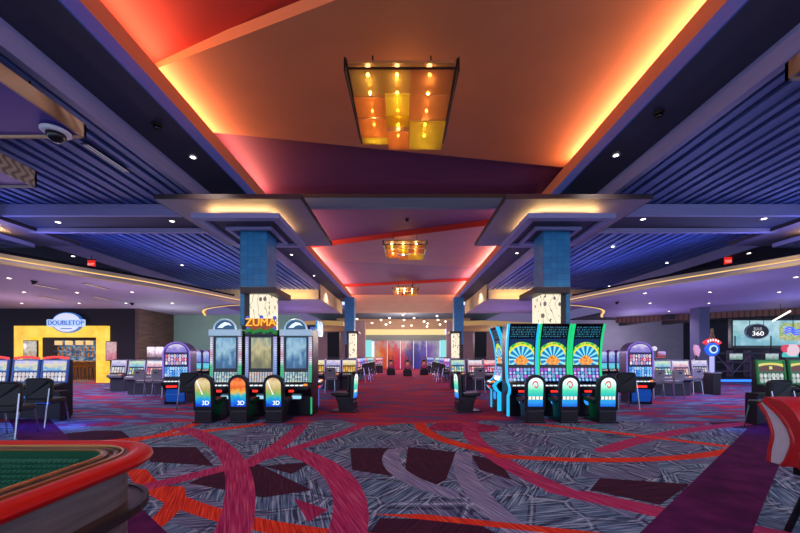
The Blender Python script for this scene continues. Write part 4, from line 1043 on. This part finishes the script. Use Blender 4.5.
def desk(px0, px1, d, lb):
    x0, x1 = xat(px0,d), xat(px1,d); t = thing('console_desk', lb, 'desk', ((x0+x1)/2,d,0)); w = abs(x1-x0)/2
    MB().box(-w,w,-.28,.0,.62,.68).build('desk_top', cab_m, t, .01)
    for s in (-1,1): MB().box(s*w-.04*(s>0)*1-(.0 if s>0 else 0), s*w+(.0 if s>0 else .04), -.26,.0,0,.62).build('end_panel', cab_m, t)
    MB().box(-w+.04,w-.04,-.05,.0,0,.62).build('front_panel', mat('desk_front','#12121c',.4), t)
    MB().box(-w+.05,w-.05,-.075,-.05,.5,.53).build('under_light', blue_l, t)
desk(-30,71,8.22,'black console desk under the blue framed slots'); desk(745,840,7.72,'black console desk under the green framed slots')
area('under_desk_blue',(xat(40,7.3),7.3,.5),None,1.6,.1,'#2a60ff',22); area('under_desk_blue',(xat(780,7.0),6.95,.5),None,1.6,.1,'#2a60ff',14)
def make_bchair():
    t = thing('casino_chair','','chair'); bm_ = mat('black_vinyl','#101014',.5)
    o_ = rrect(-.25,.25,.55,1.02,.09,6)
    MB().loft([[(x,.02+.09*(x/.25)**2,z) for x,z in o_],[(x,.1+.09*(x/.25)**2,z) for x,z in o_]]).build('backrest', bm_, t, .02)
    MB().prism_z(rrect(-.25,.25,.05,.55,.09,6), .46,.58).build('seat', bm_, t, .03)
    for s in (-1,1):
        MB().tube([(s*.24,.08,.8),(s*.25,.02,.46),(s*.26,-.06,0)], .014,6).build('leg', chrome_m, t)
        MB().tube([(s*.22,.5,.48),(s*.24,.58,0)], .014,6).build('leg', chrome_m, t)
    MB().tube([(-.255,-.03,.2),(.255,-.03,.2)], .011,6).build('stretcher', chrome_m, t)
    return t
BC = Kind(make_bchair)
BC.put((xat(37,7.3),7.22,0),.12,'black chair before the blue framed slots, the fully visible one','black chairs on the left')
BC.put((xat(5,6.3),6.2,0),.3,'black chair nearest the craps table, cut by the left picture edge','black chairs on the left')
BC.put((xat(783,6.8),6.72,0),.1,'black chair before the green framed slots, behind the red stool','black chairs on the right')
for px,d,r,lb in ((188,9.6,.2,'black chair right of the left round topped slot'),(628,9.6,-.2,'black chair left of the right round topped slot')):
    o = BC.put((xat(px,d),d,0), r, lb, 'black chairs by the round topped slots')

# ================================================================ far rows down the aisle
words_ = ['nearest','second','third','fourth','fifth','sixth']
for s,side in ((-1,'left'),(1,'right')):
    for i,d in enumerate((20.0,21.5,23.0,24.5,26.0)):
        k = (S_BLU,S_RED,S_BLU,S_BLU,S_RED)[i] if s < 0 else (S_RED,S_BLU,S_RED,S_BLU,S_BLU)[i]
        k.put((s*2.8, d-.2, 0), -s*PI/2*.62, f'far slot facing the aisle on its {side} edge, {words_[i]} in the row', f'far slots on the {side} edge of the aisle')
    for i,d in enumerate((19.6,21.2,22.8,24.4)):
        BC.put((s*2.0, d-.3, 0), -s*PI/2*.7, f'far black chair at the {side} edge of the aisle, {words_[i]} in the row', f'far chairs on the {side} edge of the aisle')
    for i,px in enumerate((361,370,379) if s<0 else (430,439,448)):
        (S_BLU,S_SKY,S_RED)[i].put((xat(px,29), 29, 0), 0, f'far slot facing the camera {side} of the mural foot, {("left","middle","right")[i]} of three', f'far slots {side} of the mural foot')
def make_flame():
    t = thing('curved_booth_slot','','slot machine')
    b = MB(); P = [(0,0),(.0,.3),(.1,.6),(.22,.9),(.17,1.2),(.25,1.42)]
    for s in (-1,1):
        P3 = spline([(s*(.28-y*.6),.0,z) for y,z in P], 4); MB().tube(P3,.05,8).build('side_arm', mat('arm_gold_pink','#704038',.3,emit='#c86858',es=.15), t)
    MB().prism_y(arch(.46,.3,1.15,10), .02,.1).build('back_shell', cab_m, t, .02)
    MB().box(-.3,.3,-.3,.5,0,.42).build('base', cab_m, t, .03)
    MB().prism_y(arch(.28,.5,1.0,8), -.0,.03).build('screen', art('booth_screen',-.15,.15,.5,1.0,scene([(.0,'#301848'),(.5,'#a83068'),(.7,'#e88858'),(1.,'#402058')],7.0),.7), t)
    return t
FL = Kind(make_flame)
for px,d,lb in ((391,26.5,'curved booth slot before the mural, left of three'),(407.5,25.0,'curved booth slot with red gold arms in the middle of the aisle end'),(424,26.5,'curved booth slot before the mural, right of three')):
    FL.put((xat(px,d),d,0),0,lb,'curved booth slots before the mural')

# ================================================================ the bar behind the gold doorway
gold_m = mat('backlit_gold','#806020',.4,es=1.05,ef=lambda nt,x,y,z: ramp(nt, noise(nt,vec(nt,x,y,z),2.2,4), [(.25,'#e8b028'),(.5,'#f6cc3c'),(.75,'#fcdc58')]))
wall_d = mat('dark_wall_navy','#181520',.8)
dY = 19.0; X0,X1 = xat(16,dY),xat(110,dY); I0,I1 = xat(33,dY),xat(98,dY); ZT,ZI = zat(326,dY),zat(337,dY)
b = MB().box(-30,X0,dY,dY+.3,0,CH+2.52).box(X1,XL-.01,dY,dY+.3,0,CH+2.52).box(X0,X1,dY,dY+.3,ZT,CH+2.52); struct(b.build('wall_left', wall_d))
t = thing('doorway_portal','backlit gold portal framing the bar entrance','portal',((X0+X1)/2,dY,0)); hw=(X1-X0)/2-.02; iw0=I0-(X0+X1)/2; iw1=I1-(X0+X1)/2
MB().box(-hw,iw0,-.12,.5,0,ZT).build('pillar', gold_m, t); MB().box(iw1,hw,-.12,.5,0,ZT).build('pillar', gold_m, t); MB().box(iw0,iw1,-.12,.5,ZI,ZT).build('lintel', gold_m, t)
# bar interior
struct(MB().box(-26,-14.8,24.0,24.2,0,4).build('wall_left', mat('bar_back','#4a3424',.6)))
bar_in = lamp('bar_lamp','#ffc860',2.0)
area('bar_interior_glow',(xat(66,21),20.8,2.9),None,3,1.5,'#ffb850',260)
t = thing('back_bar','back bar shelving with bottles and blue glow behind the doorway','shelf',(xat(76,23.4),23.4,0))
MB().box(-1.6,1.7,0,.5,0,1.0).build('cabinet', wood_m, t)
for z in (1.35,1.75,2.15): MB().box(-1.6,1.7,.1,.48,z,z+.036).build('shelf_board', mat('glass_shelf','#6878a0',.2,emit='#4868a8',es=.25), t)
MB().box(-1.6,1.7,.5,.55,1.0,2.5).build('mirror_panel', mat('bar_mirror_reflections','#283850',.15,.3,es=.6,ef=lambda nt,x,y,z: ramp(nt, noise(nt,vec(nt,x,y,z*2.0),5,4),[(.3,'#1c3054'),(.5,'#5880a8'),(.62,'#c0d8e8'),(.75,'#e8a848')])), t)  # mirror's bluish and amber reflections are painted in as emission noise
bt = []
def make_bottle():
    t = thing('bottle','','bottle'); MB().lathe([(.04,0),(.042,.18),(.015,.24),(.015,.3),(.001,.31)], n=8).build('bottle_body', mat('bottle_glass','#a86828',.15,emit='#c88838',es=.25), t); return t
BT = Kind(make_bottle)
for r,z in ((0,1.39),(1,1.79),(2,2.19)):
    for i in range(11):
        BT.put((xat(76,23.4)-1.4+.29*i, 23.62, z), 0, f'bottle on the {("lower","middle","top")[r]} shelf of the back bar', f'bottles on the {("lower","middle","top")[r]} shelf')
t = thing('bar_counter','bar counter with dark front behind the gold doorway','counter',(xat(76,22),22.0,0))
MB().box(-2.0,1.8,0,.5,0,1.05).build('body', wood_m, t); MB().box(-2.1,1.9,-.1,.6,1.05,1.12).build('counter_top', mat('counter_stone','#a89888',.25), t)
def make_stool():
    t = thing('bar_stool','','stool')
    for sx in (-.16,.16):
        for sy in (-.16,.16): MB().tube([(sx,sy,0),(sx*.8,sy*.8,.72)], .02,6).build('leg', black_m, t)
    MB().prism_z(rrect(-.2,.2,-.2,.2,.06,4), .72,.78).build('seat', mat('stool_brown','#503020',.5), t)
    MB().prism_y(rrect(-.19,.19,.85,1.12,.04,4), -.2,-.16).build('backrest', mat('stool_brown','#503020',.5), t)
    return t
ST = Kind(make_stool)
for i in range(5): ST.put((xat(66+i*7.6,21.2),21.2,0),0,f'{("first","second","third","fourth","fifth")[i]} bar stool from the left inside the gold doorway','bar stools inside the gold doorway')
def make_lant():
    t = thing('pendant_lantern','','pendant lamp'); MB().box(-.13,.13,-.13,.13,0,.26).build('lamp_shade', lamp('lantern_cream','#ffd498',.9), t, .02); MB().tube([(0,0,.32),(0,0,.9)], .012,5).build('cord', black_m, t); return t
LN = Kind(make_lant)
for i,px in enumerate((58.5,69,79.5,89.5)): LN.put((xat(px,21.5),21.5,zat(345,21.5)),0,f'{("first","second","third","fourth")[i]} square pendant lantern from the left inside the bar','square pendant lanterns inside the bar')
struct(MB().box(-24,-14.8,19.3,24,3.3,3.4).build('ceiling', wood_m))
# DOUBLETOP sign
d = 18.7; p = at(67,322.5,d); t = thing('bar_sign','oval white and blue lettered sign over the gold portal','sign',p)
def ell(a,b_,n=28): return [(a*math.cos(2*PI*i/n), b_*math.sin(2*PI*i/n)) for i in range(n)]
MB().prism_y(ell(.80,.55), -.02,.12).build('oval_board', mat('sign_ring','#305a98',.3,emit='#3a70c0',es=.7), t)
MB().prism_y(ell(.74,.5), -.04,-.01).build('oval_face', mat('sign_white','#c8d0d8',.3,emit='#c8d4e0',es=.8), t)
MB().prism_y(rrect(-1.02,1.02,-.22,.16,.05,3), -.07,-.03).build('name_plate', mat('plate_bluewhite','#c0d8f0',.3,emit='#9cc4f0',es=.75), t)
text('lettering','DOUBLETOP',.335,(0,-.075,-.03),(PI/2,0,0),lamp('sign_blue','#1c50b8',.9),t,.01)
MB().box(-.3,.3,-.05,-.035,-.35,-.31).build('underline', lamp('sign_blue','#1c50b8',.9), t)
MB().box(-.3,.3,.12,.2,-.1,.1).build('mount', bronze_m, t)

# ================================================================ the bar on the right: screen, oval sign, shelves
d = 20.5; x0,x1 = xat(733,d),xat(812,d); t = thing('video_wall','wide pale blue video wall behind the oval bar sign','screen',((x0+x1)/2,d,0)); hw=(x1-x0)/2
z0,z1 = zat(345.5,d),zat(320.5,d)
def aqua(nt,u,v):
    n = noise(nt,vec(nt,u*2.4,v,1.0),2.2,3); c = ramp(nt,(n*.8+v*.25).clamp(),[(.2,'#5c9cb0'),(.45,'#88c4d4'),(.6,'#bce4ec'),(.8,'#78b4c8')])
    k = noise(nt,vec(nt,u*9.0,v*5.0,2.0),1.5,3); hot = ramp(nt,k,[(.3,'#3c8848'),(.5,'#a0b858'),(.6,'#d8d098'),(.7,'#b86848')])
    return mixc(nt,((u-.74).abs().lt(.16))*((v-.55).abs().lt(.36))*k.gt(.42),c,hot)
MB().box(-hw,hw,-.02,.0,z0,z1).build('screen', art('video_wall',-hw,hw,z0,z1,aqua,.85), t)
MB().box(-hw-.1,hw+.1,0,.2,z0-.15,z1+.1).build('frame', cab_m, t)
for s in (-.8,.8): MB().tube([(s*hw,.1,z1),(s*hw,.1,CH+2.7)], .03,6).build('hanger', bronze_m, t)
d = 19.9; p = at(757,331.5,d); t = thing('bar_sign','dark oval sign with white lettering before the video wall','sign',p)
MB().prism_y(ell(.66,.44), -.03,.08).build('oval_rim', mat('oval_rim','#98a0b0',.3,.5), t); MB().prism_y(ell(.62,.40), -.05,-.02).build('oval_face', mat('oval_dark','#20242c',.4), t)
wg = lamp('white_glow','#ffffff',1.4)
text('lettering','BAR',.27,(0,-.055,.13),(PI/2,0,0),lamp('letter_grey','#a8b0b8',.9),t,.006); o=text('lettering','360',.34,(0,-.055,-.13),(PI/2,0,0),wg,t,.006); o.scale=(1.35,1,1)
for s in (-.4,.4): MB().tube([(s,.02,.3),(s,.02,CH+2.7-p.z)], .015,5).build('hanger', bronze_m, t)
a,b_ = at(773,323,19.5),at(790,308.5,15.2)
t = thing('linear_pendant','white linear tube light slanting under the right ceiling','pendant lamp',(a+b_)/2); c=(b_-a)/2; c.z=0
MB().tube([tuple(-c),tuple(c)], .04,6).build('tube', lamp('tube_white','#fff0e0',1.8), t)
MB().tube([(0,0,0),(0,0,CH+2.6-(a.z+b_.z)/2)], .01,5).build('cord', bronze_m, t)
t = thing('neon_sign','blue neon ribbon sign at the right end of the video wall','sign',at(794,330,19.6))
for k in range(3): MB().tube(spline([(-.5,0,.05-.12*k),(-.2,0,.15-.12*k),(.1,0,-.02-.12*k),(.6,0,.1-.12*k)],5), .035,6).build('neon_tube', lamp('neon_blue','#3048ff',2.2), t)
MB().tube([(0,.05,0),(0,.05,CH+2.6-zat(330,19.6))], .015,5).build('hanger', bronze_m, t)
t = thing('flower_topper','round pink white and aqua lit topper above the cut green framed slot','sign',(xat(797,8.0),8.1,1.39))
for k,(x,z,r,cname) in enumerate(((0,.22,.14,'#f8d8e8'),(-.14,.26,.09,'#e84868'),(.14,.26,.09,'#e84868'),(.05,.1,.1,'#48d0d0'),(-.12,.1,.09,'#48d0d0'))):
    MB().prism_y([(x+r*math.cos(2*PI*i/14), z+r*math.sin(2*PI*i/14)) for i in range(14)], -.03+.01*k,.03).build('petal', lamp('petal_'+cname[1:],cname,.85), t)
MB().box(-.2,.2,-.04,.04,0,.06).build('base', cab_m, t)
# bar platform, shelves, TV sets
dB=19.2; struct(MB().box(xat(718,dB),40,dB,26,0,.18).build('floor', mat('bar_platform','#302a3c',.6)))
t = thing('step_light','blue light line along the foot of the right bar platform','strip light',(xat(740,dB),dB-.03,.1)); MB().box(xat(720,dB)-xat(740,dB),4,-.02,.02,-.06,.06).build('light_strip', lamp('step_blue','#2878ff',1.8), t)
t = thing('bar_shelving','dark bar shelving with diagonal braces under the video wall','shelf',(xat(748,21.5),21.5,.18))
for z in (.0,.55,1.1): MB().box(-2.2,3.2,-.2,.2,z+.3,z+.36).build('shelf_board', mat('shelf_violet','#4a3c5c',.4), t)
for i in range(6):
    x=-2.2+1.08*i; MB().box(x-.04,x+.04,-.2,.2,0,1.6).build('upright', mat('shelf_violet','#4a3c5c',.4), t)
for i in range(5):
    x=-2.2+1.08*i; MB().tube([(x,-.22,.2),(x+1.08,-.22,1.4)] if i%2 else [(x,-.22,1.4),(x+1.08,-.22,.2)], .03,5).build('brace', mat('brace_mauve','#8a7898',.4), t)
def make_tv():
    t = thing('television','','tv'); MB().box(-.4,.4,0,.08,0,.4).build('casing', cab_m, t); MB().box(-.37,.37,-.01,.0,.03,.37).build('screen', art('tv_art',-.37,.37,.03,.37,scene([(.0,'#486858'),(.4,'#98c0b0'),(.6,'#d8e8e8'),(1.,'#5878a8')],6.0,2),.7), t); MB().tube([(0,.06,.3),(0,.06,1.4)], .03,5).build('mount', bronze_m, t); return t
TV = Kind(make_tv)
for px,lb in ((736,'left of the two bar televisions under the video wall'),(772,'right of the two bar televisions under the video wall')): TV.put((xat(px,20.2),20.2,zat(360,20.2)),0,lb,'bar televisions')

# ================================================================ craps table, near left
rail_m = mat('red_rail_leather','#b8100c',.42,spec=.25); felt_m = mat('green_felt','#1c4a32',.9,spec=.1); wood2 = mat('rail_wood','#5a3a22',.35,f=lambda nt,x,y,z: ramp(nt, noise(nt,vec(nt,x*2.0,y*14.0,z*14.0),1.5,3),[(.3,'#452b18'),(.7,'#7a5232')]))
side_m = mat('table_side_laminate','#6c5850',.4,f=lambda nt,x,y,z: ramp(nt, noise(nt,vec(nt,x*1.5,y*1.5,z*26.0),1.2,3),[(.3,'#4c4040'),(.7,'#7c6a62')]))
TX0,TX1,TY0,TY1,TZ = -3.1,-1.16,-1.0,1.87,1.055
t = thing('craps_table','craps table with red padded rail, green felt and wood drink shelf','casino table',((TX0+TX1)/2,(TY0+TY1)/2,0))
cx,cy=(TX0+TX1)/2,(TY0+TY1)/2
def ring(off,z,n=8): return [(x-cx,y-cy,z) for x,y in rrect(TX0+off,TX1-off,TY0+off,TY1-off,max(.02,.36-off),n)]
def sweep(sec):                                # closed section of (inset, z)
    b=MB(); loops=[ring(o,z) for o,z in sec]+[ring(*sec[0])]; b.loft(loops,cap=False); return b
pad=[(.052-.052*math.cos(2*PI*i/14), TZ-.03+.03*math.sin(2*PI*i/14)) for i in range(14)]
sweep(pad).build('padded_rail', rail_m, t, smooth=True)
sweep([(.095,TZ-.06),(.095,TZ-.015),(.11,TZ-.012),(.113,TZ-.028),(.132,TZ-.028),(.135,TZ-.012),(.15,TZ-.012),(.153,TZ-.028),(.17,TZ-.028),(.173,TZ-.01),(.19,TZ-.01),(.19,TZ-.1)]).build('chip_rack', wood2, t)
sweep([(.113,TZ-.012),(.114,TZ-.005),(.122,TZ-.005),(.123,TZ-.012)]).build('brass_strip', mat('brass','#b88a48',.3,.8), t)
sweep([(.185,TZ-.014),(.19,TZ-.006),(.198,TZ-.006),(.198,TZ-.014)]).build('inner_trim', mat('brass','#b88a48',.3,.8), t)
MB().loft([ring(.197,TZ-.01),ring(.197,.70)],cap=False).build('inner_wall', felt_m, t)
MB().loft([ring(.195,.69),ring(.195,.70)]).build('felt_bed', felt_m, t)
b=MB(); step=.024; yy=TY1-.197-cy-.002; z=.715
while z < TZ-.07:                             # rubber pyramids lining the far end wall
    x=TX0+.4-cx
    while x < TX1-.4-cx:
        c0=len(b.v); b.v+=[(x,yy,z),(x+step,yy,z),(x+step,yy,z+step),(x,yy,z+step),(x+step/2,yy-.02,z+step/2)]
        b.f+=[(c0,c0+1,c0+4),(c0+1,c0+2,c0+4),(c0+2,c0+3,c0+4),(c0+3,c0,c0+4)]; x+=step
    z+=step
b.build('pyramid_lining', mat('green_rubber','#2c6448',.3), t)
MB().loft([ring(.1,.58),ring(.1,TZ-.06)],cap=False).build('side_panel', side_m, t)
sh=mat('shelf_brown','#4a3024',.3)
MB().loft([ring(.03,.80),ring(.03,.825),ring(.2,.825),ring(.2,.80),ring(.03,.80)],cap=False).build('drink_shelf', sh, t, .004)
sweep([(.018,.795),(.018,.83),(.04,.83),(.04,.795)]).build('shelf_edge', mat('shelf_edge_dark','#201814',.35), t)
MB().loft([ring(.3,.1),ring(.25,.6)]).build('body', sh, t)
for sx in (-.5,.5):
    for sy in (-.9,.9): MB().lathe([(.12,0),(.12,.06),(.07,.1),(.07,.4)], (sx,sy,0), 12).build('leg', sh, t)

# ================================================================ red stool, near right
def make_red():
    t = thing('padded_stool','red padded stool with pale grey side panel, cut by the right picture edge','stool')
    rl, gs = mat('red_leather','#b00c12',.38), mat('pale_shell','#c4bec0',.5)
    rear = spline([(-.26,.56),(-.25,.68),(-.23,.81),(-.27,.95),(-.34,1.06)],5)
    mid = spline([(-.15,.56),(-.11,.63),(-.07,.8),(-.15,.97),(-.3,1.1)],5)
    front = spline([(-.03,.58),(.0,.66),(.02,.82),(-.03,.98),(-.13,1.1),(-.29,1.13)],5)
    MB().prism_x(rear + mid[::-1], -.235, .235).build('back_shell', gs, t, .012)
    MB().prism_x(mid + front[::-1], -.245, .245).build('backrest', rl, t, .018)
    for s in (-1,1):
        MB().tube([(s*.235,y,z) for y,z in rear],.016,8).build('welt', rl, t, smooth=True)
        MB().tube([(s*.238,y,z) for y,z in mid],.02,8).build('welt', rl, t, smooth=True)
    MB().prism_z(rrect(-.26,.26,-.08,.44,.09,6), .555,.73).build('seat', rl, t, .04)
    MB().box(-.18,.18,-.12,.4,.5,.56).build('seat_plate', black_m, t)
    for sx in (-1,1):
        for y0,y1 in ((-.02,-.16),(.3,.42)): MB().tube([(sx*.12,y0,.52),(sx*.18,y1,0)], .024,8).build('leg', black_m, t)
    R_=[(.2*math.cos(2*PI*i/24),.13+.27*math.sin(2*PI*i/24),.22) for i in range(25)]
    MB().tube(R_,.012,8).build('foot_ring', chrome_m, t)
    return t
o=make_red(); o.location=(3.46,2.83,0); o.rotation_euler=(0,0,PI+.04)
